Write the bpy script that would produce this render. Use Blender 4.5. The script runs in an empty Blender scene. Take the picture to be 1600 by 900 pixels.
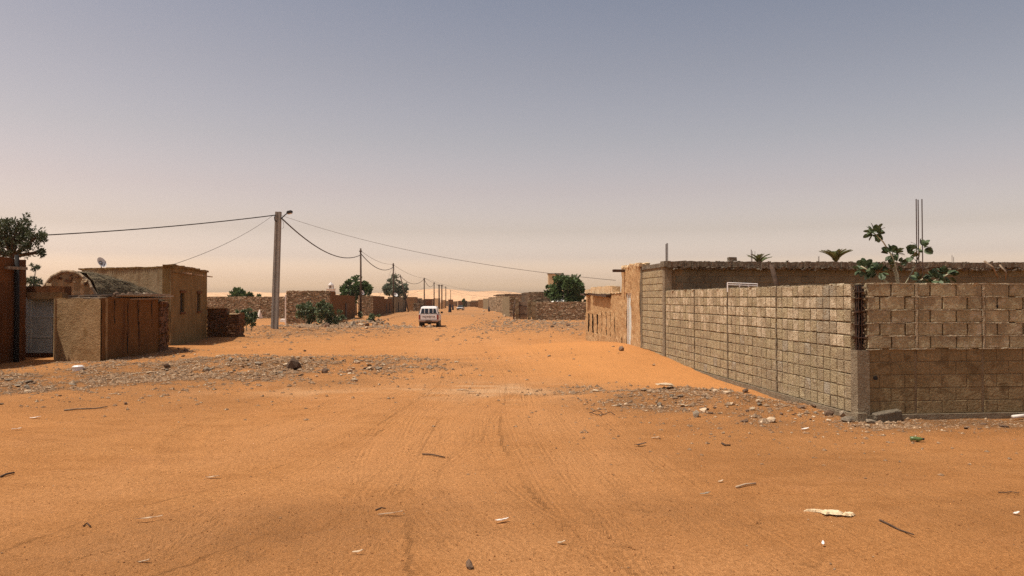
import bpy, bmesh, math, random
import numpy as np
from mathutils import Vector, Matrix

random.seed(7)
rng = np.random.RandomState(7)
sc = bpy.context.scene
C = sc.collection
R = math.radians

# ------------------------------------------------------------------ camera, sky, sun
EYE = 1.83
F = 1155.6
PITCH = math.atan(17 / F)
cam_d = bpy.data.cameras.new('camera')
cam = bpy.data.objects.new('camera', cam_d)
C.objects.link(cam)
cam_d.sensor_width = 36
cam_d.lens = 26
cam_d.clip_start = 0.1
cam_d.clip_end = 20000
cam.location = (0, 0, EYE)
cam.rotation_euler = (R(90) + PITCH, 0, 0)
sc.camera = cam

SUN_EL, SUN_BEHIND = R(66), R(13)      # sun high on the left, a little behind the camera
sun_vec = Vector((-math.cos(SUN_BEHIND) * math.cos(SUN_EL), -math.sin(SUN_BEHIND) * math.cos(SUN_EL), math.sin(SUN_EL)))
sun_d = bpy.data.lights.new('sun', 'SUN')
sun_d.energy = 4.6
sun_d.angle = R(0.53)
sun_d.color = (1.0, 0.93, 0.82)
sun = bpy.data.objects.new('sun', sun_d)
C.objects.link(sun)
sun.rotation_euler = sun_vec.to_track_quat('Z', 'Y').to_euler()

W = bpy.data.worlds.new('World')
sc.world = W
W.use_nodes = True
wn, wl = W.node_tree.nodes, W.node_tree.links
wn.clear()
sky = wn.new('ShaderNodeTexSky')
sky.sky_type = 'NISHITA'
sky.sun_disc = False
sky.sun_elevation = SUN_EL
sky.sun_rotation = math.atan2(sun_vec.x, sun_vec.y)
sky.air_density = 1.0
sky.dust_density = 4.0
sky.ozone_density = 1.0
bg = wn.new('ShaderNodeBackground')
bg.inputs[1].default_value = 0.15
wo = wn.new('ShaderNodeOutputWorld')
# dusty desert air: the sky goes beige near the horizon all the way round
geo = wn.new('ShaderNodeTexCoord')
sep = wn.new('ShaderNodeSeparateXYZ')
rmp = wn.new('ShaderNodeValToRGB')
mul = wn.new('ShaderNodeMix'); mul.data_type = 'RGBA'; mul.blend_type = 'MULTIPLY'; mul.inputs[0].default_value = 1
wl.new(geo.outputs['Generated'], sep.inputs[0])
wl.new(sep.outputs['Z'], rmp.inputs[0])
cr = rmp.color_ramp
SKY_TINT = [(0.0, (7.0, 4.9, 3.4)), (0.016, (7.0, 4.9, 3.4)), (0.03, (4.8, 3.5, 2.8)), (0.056, (2.7, 2.05, 1.85)), (0.091, (1.9, 1.38, 1.15)),
            (0.143, (1.64, 1.15, 0.94)), (0.206, (1.40, 1.03, 0.82)), (0.295, (1.17, 0.89, 0.72)), (0.374, (0.98, 0.79, 0.67)), (1.0, (0.5, 0.44, 0.40))]
while len(cr.elements) < len(SKY_TINT):
    cr.elements.new(0.5)
for e, (p, c) in zip(cr.elements, SKY_TINT):
    e.position = p
    e.color = (*c, 1)
wl.new(sky.outputs[0], mul.inputs[6])
wl.new(rmp.outputs[0], mul.inputs[7])
wl.new(mul.outputs[2], bg.inputs[0])
wl.new(bg.outputs[0], wo.inputs[0])
sc.view_settings.view_transform = 'Standard'
sc.view_settings.look = 'None'
sc.view_settings.exposure = 0
sc.view_settings.gamma = 1
sc.cycles.use_denoising = False
sc.cycles.denoising_prefilter = 'ACCURATE'

# ------------------------------------------------------------------ noise and terrain
_T = np.random.RandomState(3).rand(256, 256)


def vnoise(x, y, sx, sy=None, off=0.0):
    sy = sy or sx
    x = np.asarray(x, float) / sx + off
    y = np.asarray(y, float) / sy + off * 1.7
    xi, yi = np.floor(x).astype(int), np.floor(y).astype(int)
    fx, fy = x - xi, y - yi
    fx = fx * fx * (3 - 2 * fx)
    fy = fy * fy * (3 - 2 * fy)
    a, b = _T[xi & 255, yi & 255], _T[(xi + 1) & 255, yi & 255]
    c, d = _T[xi & 255, (yi + 1) & 255], _T[(xi + 1) & 255, (yi + 1) & 255]
    return (a * (1 - fx) + b * fx) * (1 - fy) + (c * (1 - fx) + d * fx) * fy - 0.5


PROFILE_Y = [-400, 25, 45, 63, 90, 148, 211, 350, 600, 1400, 6000]
PROFILE_Z = [0, 0, -.22, -.55, -.6, -.86, -1.45, -2.4, -3.2, -6, -6]


def sst(a, b, v):
    t = np.clip((v - a) / (b - a), 0, 1)
    return t * t * (3 - 2 * t)


def macro(x, y):
    x = np.asarray(x, float)
    y = np.asarray(y, float)
    z = np.interp(y, PROFILE_Y, PROFILE_Z)
    # smooth sand drift banked against the block wall and the mud house
    wx = 6.24 - 0.097 * y
    z = z + 0.30 * np.exp(-((x - (wx - 1.6)) / 2.2) ** 2) * sst(15, 21, y) * (1 - sst(24, 33, y))
    z = z + 0.12 * np.exp(-((x - wx) / 1.2) ** 2) * sst(18, 24, y) * (1 - sst(36, 44, y))
    # low rubble bank in front of the shacks on the left
    z = z + 0.16 * np.exp(-((x + 6.3) / 3.2) ** 2 - ((y - 20.5) / 1.8) ** 2)
    z = z + 0.18 * np.exp(-((x + 15.6) / 3.0) ** 2 - ((y - 48) / 3.0) ** 2)
    z = z + 0.35 * np.exp(-((x + 17.5) / 2.5) ** 2 - ((y - 76) / 9.0) ** 2) + 0.40 * np.exp(-((x + 13.2) / 1.8) ** 2 - ((y - 66) / 3.0) ** 2)
    z = z + 0.25 * np.exp(-((x + 19) / 2.5) ** 2 - ((y - 95) / 7.0) ** 2)
    # uneven low mounds of sandy rubble
    mk = np.exp(-((x + 6.6) / 4.4) ** 2 - ((y - 19.8) / 3.0) ** 2) + .8 * np.exp(-((x - 3.6 + (y - 13) * 0.5) / 2.3) ** 2 - ((y - 13.3) / 1.7) ** 2) + np.exp(-((x + 14) / 6) ** 2 - ((y - 47) / 9) ** 2)
    z = z + np.clip(mk, 0, 1) * (vnoise(x, y, 1.25, off=110) * .26 + .05 + vnoise(x, y, .5, off=111) * .12)
    # street verges
    z = z + 0.05 * np.exp(-((x - 3.4) / 1.5) ** 2 - ((y - 13.5) / 2.0) ** 2)
    z = z + 0.06 * np.exp(-((x + 1.5) / 4) ** 2 - ((y - 6.2) / 0.5) ** 2) * 0.4
    return z


def churn(x, y):
    a = np.exp(-((x + 1.9 - (y - 6) * 0.1) / 1.6) ** 2 - ((y - 5.9 - (x + 1.9) * 0.25) / 0.85) ** 2)
    b = 0.6 * np.exp(-((x - 1.3) / 0.9) ** 2 - ((y - 6.3) / 0.7) ** 2)
    c = 0.45 * np.exp(-((x - 3.3) / 2.2) ** 2 - ((y - 8.2) / 1.0) ** 2)
    d = 0.5 * np.exp(-((x - 4.5) / 1.6) ** 2 - ((y - 6.2) / 0.8) ** 2)
    return np.clip(a + b + c + d, 0, 1)


def G(x, y):
    z = macro(x, y)
    n = np.asarray(vnoise(x, y, 2.3)) * 0.05 + vnoise(x, y, 0.8, off=5) * 0.022
    n = n + vnoise(x, y, 7, off=9) * 0.10 * sst(12, 40, np.asarray(y, float))
    z = z + n
    return z


def detail(x, y):
    ch = churn(x, y)
    rub = rubble(x, y)
    d = vnoise(x, y, 0.30, off=2) * (0.008 + 0.03 * ch + 0.028 * rub)
    d = d + vnoise(x, y, 0.15, 0.09, off=3) * (0.004 + 0.034 * ch + 0.024 * rub)
    d = d + vnoise(x, y, 0.45, 0.16, off=12) * 0.010 * (1 + 1.2 * ch)
    return d


def rubble(x, y):
    x = np.asarray(x, float)
    y = np.asarray(y, float)
    nz = 0.55 + 1.2 * vnoise(x, y, 1.1, off=21) + 0.8 * vnoise(x, y, 0.4, off=31)
    a = np.exp(-((x + 6.6) / 4.4) ** 2 - ((y - 19.8) / 3.0) ** 2)
    b = 0.9 * np.exp(-((x + 9.6) / 3.5) ** 2 - ((y - 16.4) / 2.2) ** 2)
    c = 1.0 * np.exp(-((x - 3.6 + (y - 13) * 0.5) / 2.3) ** 2 - ((y - 13.3) / 1.7) ** 2)
    c2 = 0.8 * np.exp(-((x - 6.5) / 3.0) ** 2 - ((y - 10.8) / 0.45) ** 2)
    d = 0.9 * np.exp(-((x + 14) / 6) ** 2 - ((y - 45) / 9) ** 2)
    e = 0.9 * np.exp(-((x - 7) / 7) ** 2 - ((y - 62) / 10) ** 2)
    return np.clip((a + b + c + c2 + d + e) * nz * 1.5, 0, 1)


def at(px, py, Y):
    """photo pixel + depth -> world point"""
    u, v = (px - 800) / F, (450 - py) / F
    cy, sy = math.cos(PITCH), math.sin(PITCH)
    dy = cy - v * sy
    dz = sy + v * cy
    k = Y / dy
    return Vector((u * k, Y, EYE + dz * k))


def gp(px, py):
    """ground point seen at a photo pixel"""
    u, v = (px - 800) / F, (450 - py) / F
    cy, sy = math.cos(PITCH), math.sin(PITCH)
    dy = cy - v * sy
    dz = sy + v * cy
    def gap(Y):
        k = Y / dy
        return EYE + dz * k - float(G(u * k, Y))
    Y = 3.0 if dz >= -.02 else max(2.0, (EYE - 0.75) * dy / -dz)
    lo = Y
    for _ in range(300):
        if gap(Y) <= 0: break
        lo = Y; Y *= 1.03
    hi = Y
    for _ in range(9):
        mid = (lo + hi) / 2
        if gap(mid) > 0: lo = mid
        else: hi = mid
    Y = hi; k = Y / dy
    return Vector((u * k, Y, float(G(u * k, Y))))


def onG(x, y, dz=0):
    return Vector((x, y, float(G(x, y)) + dz))


# ------------------------------------------------------------------ tagging and mesh helpers
def tag(o, label=None, cat=None, group=None, kind=None):
    if label: o['label'] = label
    if cat: o['category'] = cat
    if group: o['group'] = group
    if kind: o['kind'] = kind
    return o


def empty(name, loc, rz=0, label=None, cat=None, group=None):
    o = bpy.data.objects.new(name, None)
    C.objects.link(o)
    o.location = loc
    o.rotation_euler = (0, 0, rz)
    o.empty_display_size = 0.2
    return tag(o, label, cat, group)


def link_mesh(name, me, parent=None, loc=None, rot=None, scale=None):
    o = bpy.data.objects.new(name, me)
    C.objects.link(o)
    if parent is not None: o.parent = parent
    if loc is not None: o.location = loc
    if rot is not None: o.rotation_euler = rot
    if scale is not None: o.scale = scale
    return o


class MB:
    def __init__(self):
        self.v, self.f, self.mi = [], [], []

    def add(self, vs, fs, m=0):
        b = len(self.v)
        self.v += [tuple(v) for v in vs]
        self.f += [tuple(b + i for i in f) for f in fs]
        self.mi += [m] * len(fs)
        return self

    def box(self, c, s, rz=0, j=0, m=0, taper=0, tilt=(0, 0)):
        hx, hy, hz = s[0] / 2, s[1] / 2, s[2] / 2
        rot = Matrix.Rotation(rz, 3, 'Z') @ Matrix.Rotation(tilt[0], 3, 'X') @ Matrix.Rotation(tilt[1], 3, 'Y')
        vs = []
        for z in (-1, 1):
            k = 1 - taper if z > 0 else 1
            for x, y in ((-1, -1), (1, -1), (1, 1), (-1, 1)):
                p = Vector((x * hx * k, y * hy * k, z * hz))
                if j:
                    p += Vector((random.uniform(-j, j), random.uniform(-j, j), random.uniform(-j, j)))
                vs.append(rot @ p + Vector(c))
        return self.add(vs, [(3, 2, 1, 0), (4, 5, 6, 7), (0, 1, 5, 4), (1, 2, 6, 5), (2, 3, 7, 6), (3, 0, 4, 7)], m)

    def tube(self, pts, r, n=6, m=0, cap=True):
        pts = [Vector(p) for p in pts]
        rs = r if isinstance(r, (list, tuple)) else [r] * len(pts)
        vs, fs = [], []
        for i, p in enumerate(pts):
            t = (pts[min(i + 1, len(pts) - 1)] - pts[max(i - 1, 0)])
            t = t.normalized() if t.length > 1e-9 else Vector((0, 0, 1))
            a = t.cross(Vector((0, 0, 1))) if abs(t.z) < 0.95 else t.cross(Vector((1, 0, 0)))
            a.normalize()
            b = t.cross(a)
            for k in range(n):
                an = 2 * math.pi * k / n
                vs.append(p + (a * math.cos(an) + b * math.sin(an)) * rs[i])
        for i in range(len(pts) - 1):
            for k in range(n):
                fs.append((i * n + k, i * n + (k + 1) % n, (i + 1) * n + (k + 1) % n, (i + 1) * n + k))
        if cap:
            fs.append(tuple(range(n)))
            fs.append(tuple((len(pts) - 1) * n + k for k in reversed(range(n))))
        return self.add(vs, fs, m)

    def build(self, name, mats, parent=None, smooth=False, loc=None, recalc=True):
        me = bpy.data.meshes.new(name)
        me.from_pydata(self.v, [], self.f)
        if not isinstance(mats, (list, tuple)): mats = [mats]
        for m in mats: me.materials.append(m)
        if len(mats) > 1: me.polygons.foreach_set('material_index', self.mi)
        if recalc:
            bm = bmesh.new(); bm.from_mesh(me)
            bmesh.ops.recalc_face_normals(bm, faces=bm.faces)
            bm.to_mesh(me); bm.free()
        if smooth: me.polygons.foreach_set('use_smooth', [True] * len(me.polygons))
        me.update()
        return link_mesh(name, me, parent, loc)


def bev(mb, w, seg=2):
    """bevel an MB's welded shape, return a new MB"""
    me = bpy.data.meshes.new('tmp')
    me.from_pydata(mb.v, [], mb.f)
    bm = bmesh.new(); bm.from_mesh(me)
    bmesh.ops.recalc_face_normals(bm, faces=bm.faces)
    bmesh.ops.bevel(bm, geom=bm.edges[:], offset=w, segments=seg, affect='EDGES', clamp_overlap=True)
    o = MB()
    bm.verts.index_update()
    o.add([v.co.copy() for v in bm.verts], [[v.index for v in f.verts] for f in bm.faces])
    bm.free(); bpy.data.meshes.remove(me)
    return o


# ------------------------------------------------------------------ materials
def NT(name):
    m = bpy.data.materials.new(name)
    m.use_nodes = True
    nt = m.node_tree
    b = nt.nodes['Principled BSDF']
    b.inputs['Roughness'].default_value = 0.9
    b.inputs['Specular IOR Level'].default_value = 0.15
    return m, nt, b


def N(nt, typ, **kw):
    n = nt.nodes.new(typ)
    for k, v in kw.items():
        if k.startswith('i_'):
            n.inputs[k[2:].replace('_', ' ')].default_value = v
        else:
            setattr(n, k, v)
    return n


def mixc(nt, fac, a, b, mode='MIX'):
    n = nt.nodes.new('ShaderNodeMix')
    n.data_type = 'RGBA'; n.blend_type = mode
    for s, v in ((0, fac), (6, a), (7, b)):
        if hasattr(v, 'links'): nt.links.new(v, n.inputs[s])
        elif isinstance(v, (int, float)): n.inputs[s].default_value = v
        else: n.inputs[s].default_value = (*v[:3], 1)
    return n.outputs[2]


def mth(nt, op, a, b=0.0, clamp=False):
    n = nt.nodes.new('ShaderNodeMath')
    n.operation = op; n.use_clamp = clamp
    for s, v in ((0, a), (1, b)):
        if hasattr(v, 'links'): nt.links.new(v, n.inputs[s])
        else: n.inputs[s].default_value = v
    return n.outputs[0]


def ramp(nt, v, lo, hi):
    n = nt.nodes.new('ShaderNodeMapRange')
    n.interpolation_type = 'SMOOTHSTEP'
    nt.links.new(v, n.inputs[0])
    n.inputs[1].default_value = lo; n.inputs[2].default_value = hi
    return n.outputs[0]


def noise(nt, vec, scale, detail_=4, rough=0.6, stretch=None):
    if stretch:
        mp = nt.nodes.new('ShaderNodeMapping')
        mp.inputs['Scale'].default_value = stretch
        nt.links.new(vec, mp.inputs[0]); vec = mp.outputs[0]
    n = N(nt, 'ShaderNodeTexNoise')
    n.inputs['Scale'].default_value = scale
    n.inputs['Detail'].default_value = detail_
    n.inputs['Roughness'].default_value = rough
    nt.links.new(vec, n.inputs['Vector'])
    return n.outputs['Fac']


def bump(nt, b, h, strength=0.5, dist=0.02, normal=None):
    n = N(nt, 'ShaderNodeBump')
    n.inputs['Strength'].default_value = strength
    n.inputs['Distance'].default_value = dist
    nt.links.new(h, n.inputs['Height'])
    if normal is not None: nt.links.new(normal, n.inputs['Normal'])
    nt.links.new(n.outputs[0], b.inputs['Normal'])
    return n.outputs[0]


def rough_mat(name, c1, c2, scale=3, fine=40, bs=0.5, bd=0.02, c3=None, smear=None, var=0.0, stain=None, rough=0.92, coords='pos', streak=0):
    """weathered mineral surface: two tones by noise, per-object variation, stains, grain relief"""
    m, nt, b = NT(name)
    if coords == 'pos':
        vec = N(nt, 'ShaderNodeNewGeometry').outputs['Position']
    else:
        vec = N(nt, 'ShaderNodeTexCoord').outputs['Object']
    n1 = noise(nt, vec, scale, 5)
    col = mixc(nt, ramp(nt, n1, 0.35, 0.65), c1, c2)
    n2 = noise(nt, vec, fine, 4, 0.7)
    col = mixc(nt, 0.55, col, mixc(nt, ramp(nt, n2, 0.3, 0.7), (.55, .55, .55), (1.3, 1.3, 1.3)), 'MULTIPLY')
    if c3 is not None:
        n3 = noise(nt, vec, scale * 2.7, 3)
        col = mixc(nt, ramp(nt, n3, 0.56, 0.68), col, c3)
    if stain is not None:
        n4 = noise(nt, vec, 1.2, 4, 0.6, stretch=(3, 3, 0.35))
        col = mixc(nt, mth(nt, 'MULTIPLY', ramp(nt, n4, 0.52, 0.72), 0.7), col, stain)
    if var:
        oi = N(nt, 'ShaderNodeObjectInfo')
        v = mth(nt, 'ADD', mth(nt, 'MULTIPLY', oi.outputs['Random'], 2 * var), 1 - var)
        cb = N(nt, 'ShaderNodeCombineColor')
        for i in range(3): nt.links.new(v, cb.inputs[i])
        col = mixc(nt, 1.0, col, cb.outputs[0], 'MULTIPLY')
    if smear is not None:      # mortar wiped over blocks and joints alike
        n6 = noise(nt, vec, 2.3, 7, 0.68)
        col = mixc(nt, mth(nt, 'MULTIPLY', ramp(nt, n6, 0.49, 0.56), 0.8), col, mixc(nt, ramp(nt, n2, .3, .7), tuple(.8 * c for c in smear), tuple(1.12 * c for c in smear)))
    nt.links.new(col, b.inputs['Base Color'])
    b.inputs['Roughness'].default_value = rough
    h = mth(nt, 'ADD', n2, mth(nt, 'MULTIPLY', noise(nt, vec, fine * 0.25, 3), 1.6))
    bump(nt, b, h, bs, bd)
    return m


def plain(name, col, rough=0.5, metal=0.0, spec=0.4, var=0.12, scale=8):
    m, nt, b = NT(name)
    vec = N(nt, 'ShaderNodeTexCoord').outputs['Object']
    n1 = noise(nt, vec, scale, 4)
    c = mixc(nt, ramp(nt, n1, 0.3, 0.7), tuple(x * (1 - var) for x in col), tuple(min(1, x * (1 + var)) for x in col))
    nt.links.new(c, b.inputs['Base Color'])
    b.inputs['Roughness'].default_value = rough
    b.inputs['Metallic'].default_value = metal
    b.inputs['Specular IOR Level'].default_value = spec
    return m


def leaf_mat(name, c1, c2, trans=0.25, scale=6):
    m, nt, b = NT(name)
    vec = N(nt, 'ShaderNodeNewGeometry').outputs['Position']
    n1 = noise(nt, vec, scale, 2)
    c = mixc(nt, ramp(nt, n1, 0.3, 0.7), c1, c2)
    nt.links.new(c, b.inputs['Base Color'])
    b.inputs['Roughness'].default_value = 0.55
    b.inputs['Specular IOR Level'].default_value = 0.3
    tr = N(nt, 'ShaderNodeBsdfTranslucent')
    nt.links.new(c, tr.inputs[0])
    mx = N(nt, 'ShaderNodeMixShader'); mx.inputs[0].default_value = trans
    out = nt.nodes['Material Output']
    nt.links.new(b.outputs[0], mx.inputs[1]); nt.links.new(tr.outputs[0], mx.inputs[2])
    nt.links.new(mx.outputs[0], out.inputs[0])
    return m


def sand_material():
    m, nt, b = NT('sand')
    g = N(nt, 'ShaderNodeNewGeometry').outputs['Position']

    def att(n):
        a = N(nt, 'ShaderNodeAttribute'); a.attribute_name = n
        return a.outputs['Fac']
    rub, drift, ch, pale, td, ts, tm, lane, sd, grit = [att(n) for n in ('rubble', 'drift', 'churn', 'pale', 'tread_d', 'tread_s', 'tread_m', 'lane', 'streak_d', 'grit')]
    n1 = noise(nt, g, 0.35, 5)
    n2 = noise(nt, g, 2.2, 6, 0.65, stretch=(0.5, 1.2, 1))
    n3 = noise(nt, g, 26, 5, 0.75)
    n4 = noise(nt, g, 75, 4, 0.85)
    base = mixc(nt, ramp(nt, n1, 0.3, 0.7), (.475, .212, .074), (.52, .244, .090))
    base = mixc(nt, mth(nt, 'MULTIPLY', ramp(nt, n2, 0.42, 0.66), 0.6), base, (.39, .170, .056))
    n5 = noise(nt, g, 1.0, 5, 0.7)
    base = mixc(nt, mth(nt, 'MULTIPLY', ramp(nt, n5, 0.5, 0.72), 0.45), base, (.51, .238, .098))
    base = mixc(nt, mth(nt, 'MULTIPLY', ch, mth(nt, 'ADD', 0.10, mth(nt, 'MULTIPLY', ramp(nt, n3, 0.42, 0.56), 0.8))), base, (.29, .128, .046))
    sx = N(nt, 'ShaderNodeSeparateXYZ'); nt.links.new(g, sx.inputs[0])
    cv = N(nt, 'ShaderNodeCombineXYZ')
    nt.links.new(mth(nt, 'MULTIPLY', sd, 13.0), cv.inputs[0]); nt.links.new(mth(nt, 'MULTIPLY', sx.outputs['Y'], 0.55), cv.inputs[1])
    streak = noise(nt, cv.outputs[0], 1.0, 5, 0.62)
    smask = ramp(nt, noise(nt, g, 0.7, 3), 0.36, 0.6)
    base = mixc(nt, mth(nt, 'MULTIPLY', mth(nt, 'MULTIPLY', ramp(nt, streak, 0.5, 0.72), smask), 0.34), base, (.38, .162, .055))
    base = mixc(nt, mth(nt, 'MULTIPLY', grit, ramp(nt, n3, 0.40, 0.58)), base, (.30, .148, .062))
    base = mixc(nt, mth(nt, 'MULTIPLY', lane, 0.6), base, (.55, .266, .108))
    base = mixc(nt, drift, base, (.485, .220, .076))
    base = mixc(nt, mth(nt, 'MULTIPLY', rub, mth(nt, 'ADD', 0.45, mth(nt, 'MULTIPLY', ramp(nt, n3, 0.38, 0.6), 0.5))), base, (.335, .185, .092))
    base = mixc(nt, pale, base, (.60, .36, .19))
    base = mixc(nt, 0.75, base, mixc(nt, ramp(nt, n4, 0.28, 0.72), (.60, .58, .54), (1.36, 1.38, 1.40)), 'MULTIPLY')
    base = mixc(nt, mth(nt, 'SUBTRACT', 0.8, mth(nt, 'MULTIPLY', drift, 0.6), True), base, mixc(nt, ramp(nt, n3, 0.36, 0.62), (.80, .77, .72), (1.10, 1.12, 1.14)), 'MULTIPLY')
    # dark grit specks
    vo = N(nt, 'ShaderNodeTexVoronoi'); vo.inputs['Scale'].default_value = 9
    nt.links.new(g, vo.inputs['Vector'])
    sp = mth(nt, 'MULTIPLY', mth(nt, 'LESS_THAN', vo.outputs['Distance'], 0.09), mth(nt, 'GREATER_THAN', noise(nt, g, 3, 3), 0.52))
    base = mixc(nt, mth(nt, 'MULTIPLY', sp, mth(nt, 'SUBTRACT', 0.55, mth(nt, 'MULTIPLY', drift, 0.5), True)), base, (.20, .10, .05))
    nt.links.new(base, b.inputs['Base Color'])
    b.inputs['Roughness'].default_value = 0.95
    b.inputs['Specular IOR Level'].default_value = 0.08
    # tread relief of the tyre tracks
    line = mth(nt, 'SINE', mth(nt, 'MULTIPLY', td, 2 * math.pi / 0.062))
    cross = mth(nt, 'SINE', mth(nt, 'MULTIPLY', mth(nt, 'ADD', ts, mth(nt, 'MULTIPLY', mth(nt, 'ABSOLUTE', td), 0.6)), 2 * math.pi / 0.075))
    tr = mth(nt, 'MULTIPLY', mth(nt, 'ADD', line, mth(nt, 'MULTIPLY', cross, 0.3)), tm)
    tr = mth(nt, 'MULTIPLY', tr, ramp(nt, noise(nt, g, 1.1, 4), 0.36, 0.56))
    rg = mth(nt, 'ADD', mth(nt, 'MULTIPLY', rub, 0.9), mth(nt, 'MULTIPLY', ch, 0.25))
    rg = mth(nt, 'ADD', rg, mth(nt, 'SUBTRACT', 0.62, mth(nt, 'MULTIPLY', drift, 0.3), True))
    h = mth(nt, 'MULTIPLY', mth(nt, 'ADD', n3, mth(nt, 'MULTIPLY', n4, 0.4)), rg)
    h = mth(nt, 'ADD', h, mth(nt, 'MULTIPLY', tr, 0.11))
    h = mth(nt, 'ADD', h, mth(nt, 'MULTIPLY', mth(nt, 'MULTIPLY', streak, smask), 0.55))
    h = mth(nt, 'ADD', h, mth(nt, 'MULTIPLY', mth(nt, 'MULTIPLY', grit, n3), 0.5))
    bump(nt, b, h, 1.0, 0.05)
    return m


M = {}
M['sand'] = sand_material()
M['block_street'] = rough_mat('concrete_block', (.395, .32, .195), (.315, .25, .15), 2.5, 40, 1.0, 0.02, var=0.09, c3=(.44, .36, .25), smear=(.30, .235, .15))  # base tone of the street side blocks
M['block_grey'] = rough_mat('grey_block', (.37, .32, .24), (.30, .255, .18), 3, 40, 1.0, 0.02, var=0.08, smear=(.30, .235, .15))
M['block_pale'] = rough_mat('pale_block', (.56, .46, .32), (.40, .32, .205), 9, 45, 0.9, 0.02, var=0.10, smear=(.33, .255, .16))
M['block_front'] = rough_mat('front_block', (.40, .335, .21), (.32, .265, .16), 2.5, 35, 1.0, 0.02, var=0.08, c3=(.43, .37, .26), smear=(.27, .215, .135))
M['mortar'] = rough_mat('mortar', (.28, .215, .135), (.20, .15, .092), 4, 40, 1.0, 0.03, smear=(.30, .235, .15))
M['mortar_pale'] = rough_mat('pale_mortar', (.50, .42, .29), (.38, .31, .205), 6, 45, 1.0, 0.03)
M['plaster_low'] = rough_mat('brown_plastered_block', (.28, .205, .11), (.22, .16, .082), 1.6, 30, 1.0, 0.03, var=0.03, c3=(.165, .115, .058))
M['concrete'] = rough_mat('concrete_column', (.27, .215, .145), (.21, .165, .11), 4, 45, 1.0, 0.025)
M['slab'] = rough_mat('slab_concrete', (.20, .165, .12), (.13, .105, .075), 5, 30, 1.0, 0.03)
M['house_block'] = rough_mat('house_block', (.20, .18, .125), (.15, .132, .09), 2, 40, 0.9, 0.02, var=0.12)
M['mud'] = rough_mat('mud_plaster', (.29, .165, .075), (.225, .125, .052), 1.4, 20, 0.7, 0.02, stain=(.15, .07, .028))
M['mud_front'] = rough_mat('lit_mud_plaster', (.36, .235, .12), (.29, .18, .085), 1.8, 24, 0.7, 0.02, c3=(.25, .15, .065))  # brighter mud copy: sunlight on the shack front put into the colour
M['mud_ochre'] = rough_mat('ochre_plaster', (.255, .165, .066), (.20, .125, .046), 1.6, 22, 0.8, 0.02, stain=(.11, .055, .02))
M['clod'] = rough_mat('sand_clod', (.33, .15, .058), (.26, .11, .040), 6, 90, 0.8, 0.01)
M['mud_dark'] = rough_mat('red_mud_plaster', (.16, .062, .020), (.11, .042, .014), 1.6, 18, 0.9, 0.03, stain=(.06, .022, .008))
M['mud_tan'] = rough_mat('tan_plaster', (.25, .19, .115), (.20, .15, .085), 1.2, 20, 0.7, 0.02, stain=(.14, .085, .04))
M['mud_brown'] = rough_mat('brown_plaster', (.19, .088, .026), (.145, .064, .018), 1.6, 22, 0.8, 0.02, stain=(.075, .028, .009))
M['mud_orange'] = rough_mat('orange_mud', (.45, .29, .145), (.385, .235, .112), 1.3, 26, 0.7, 0.022, c3=(.50, .34, .185))
M['parapet'] = rough_mat('pale_parapet', (.66, .50, .31), (.55, .39, .22), 3, 20, 0.6, 0.02)
M['stone'] = rough_mat('stone', (.41, .305, .20), (.28, .20, .125), 2.8, 12, 0.8, 0.03, c3=(.50, .38, .25))
M['stone_red'] = rough_mat('red_stone', (.20, .105, .055), (.13, .062, .032), 2.6, 12, 0.8, 0.03)
M['stone_core'] = rough_mat('stone_joint_mud', (.15, .095, .055), (.10, .062, .036), 3, 14, 0.8, 0.03)
M['rock_a'] = rough_mat('rock_brown', (.20, .13, .085), (.13, .082, .055), 7, 40, 0.7, 0.01, var=0.35, coords='obj')
M['rock_b'] = rough_mat('rock_grey', (.30, .24, .175), (.20, .16, .115), 7, 40, 0.7, 0.01, var=0.3, coords='obj')
M['rock_c'] = rough_mat('rock_pale', (.58, .45, .31), (.48, .35, .22), 7, 40, 0.6, 0.01, var=0.2, coords='obj')
M['rock_t'] = rough_mat('rubble_tan', (.32, .215, .13), (.19, .125, .078), 5, 40, 0.7, 0.01, c3=(.58, .45, .31))
M['gravel'] = rough_mat('gravel', (.33, .205, .115), (.20, .122, .07), 9, 70, 0.5, 0.01, c3=(.60, .46, .30))
M['black'] = plain('matt_black', (.012, .010, .009), 0.9, var=0.3)  # near-black, paints the shade in the corner recess and holes; also cracks, post
M['dark_hole'] = plain('dark_opening', (.006, .004, .003), 0.95, var=0.2)  # near-black colour paints the shade inside windows and open doors
M['rust'] = plain('rusty_steel', (.075, .042, .028), 0.75, 0.4, var=0.4, scale=30)
M['wood_dark'] = plain('dark_wood', (.075, .045, .028), 0.85, var=0.35, scale=12)
M['wood'] = plain('grey_wood', (.22, .155, .10), 0.85, var=0.35, scale=10)
M['wood_pale'] = plain('pale_wood', (.52, .38, .25), 0.8, var=0.2)
M['pole'] = rough_mat('pole_concrete', (.31, .285, .25), (.25, .23, .20), 2, 30, 0.4, 0.01)
M['cable'] = plain('cable_black', (.02, .017, .015), 0.6)
M['wire'] = plain('wire_grey', (.10, .085, .075), 0.6)
M['white'] = plain('white_paint', (.78, .75, .72), 0.35, var=0.04, spec=0.5)
M['white_dirty'] = plain('dusty_white', (.70, .64, .57), 0.6, var=0.1)
M['door_blue'] = plain('grey_blue_door', (.54, .58, .55), 0.5, 0.1, var=0.12, scale=5)
M['door_frame'] = plain('pale_door_frame', (.66, .68, .64), 0.5, 0.1, var=0.1)
M['glass'] = plain('dark_glass', (.015, .018, .022), 0.08, spec=0.6, var=0.05)
M['tyre'] = plain('tyre_rubber', (.02, .018, .016), 0.85)
M['red_lens'] = plain('red_lens', (.22, .015, .012), 0.25, spec=0.6)
M['bumper'] = plain('dusty_bumper', (.23, .15, .11), 0.6, var=0.15)
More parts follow.
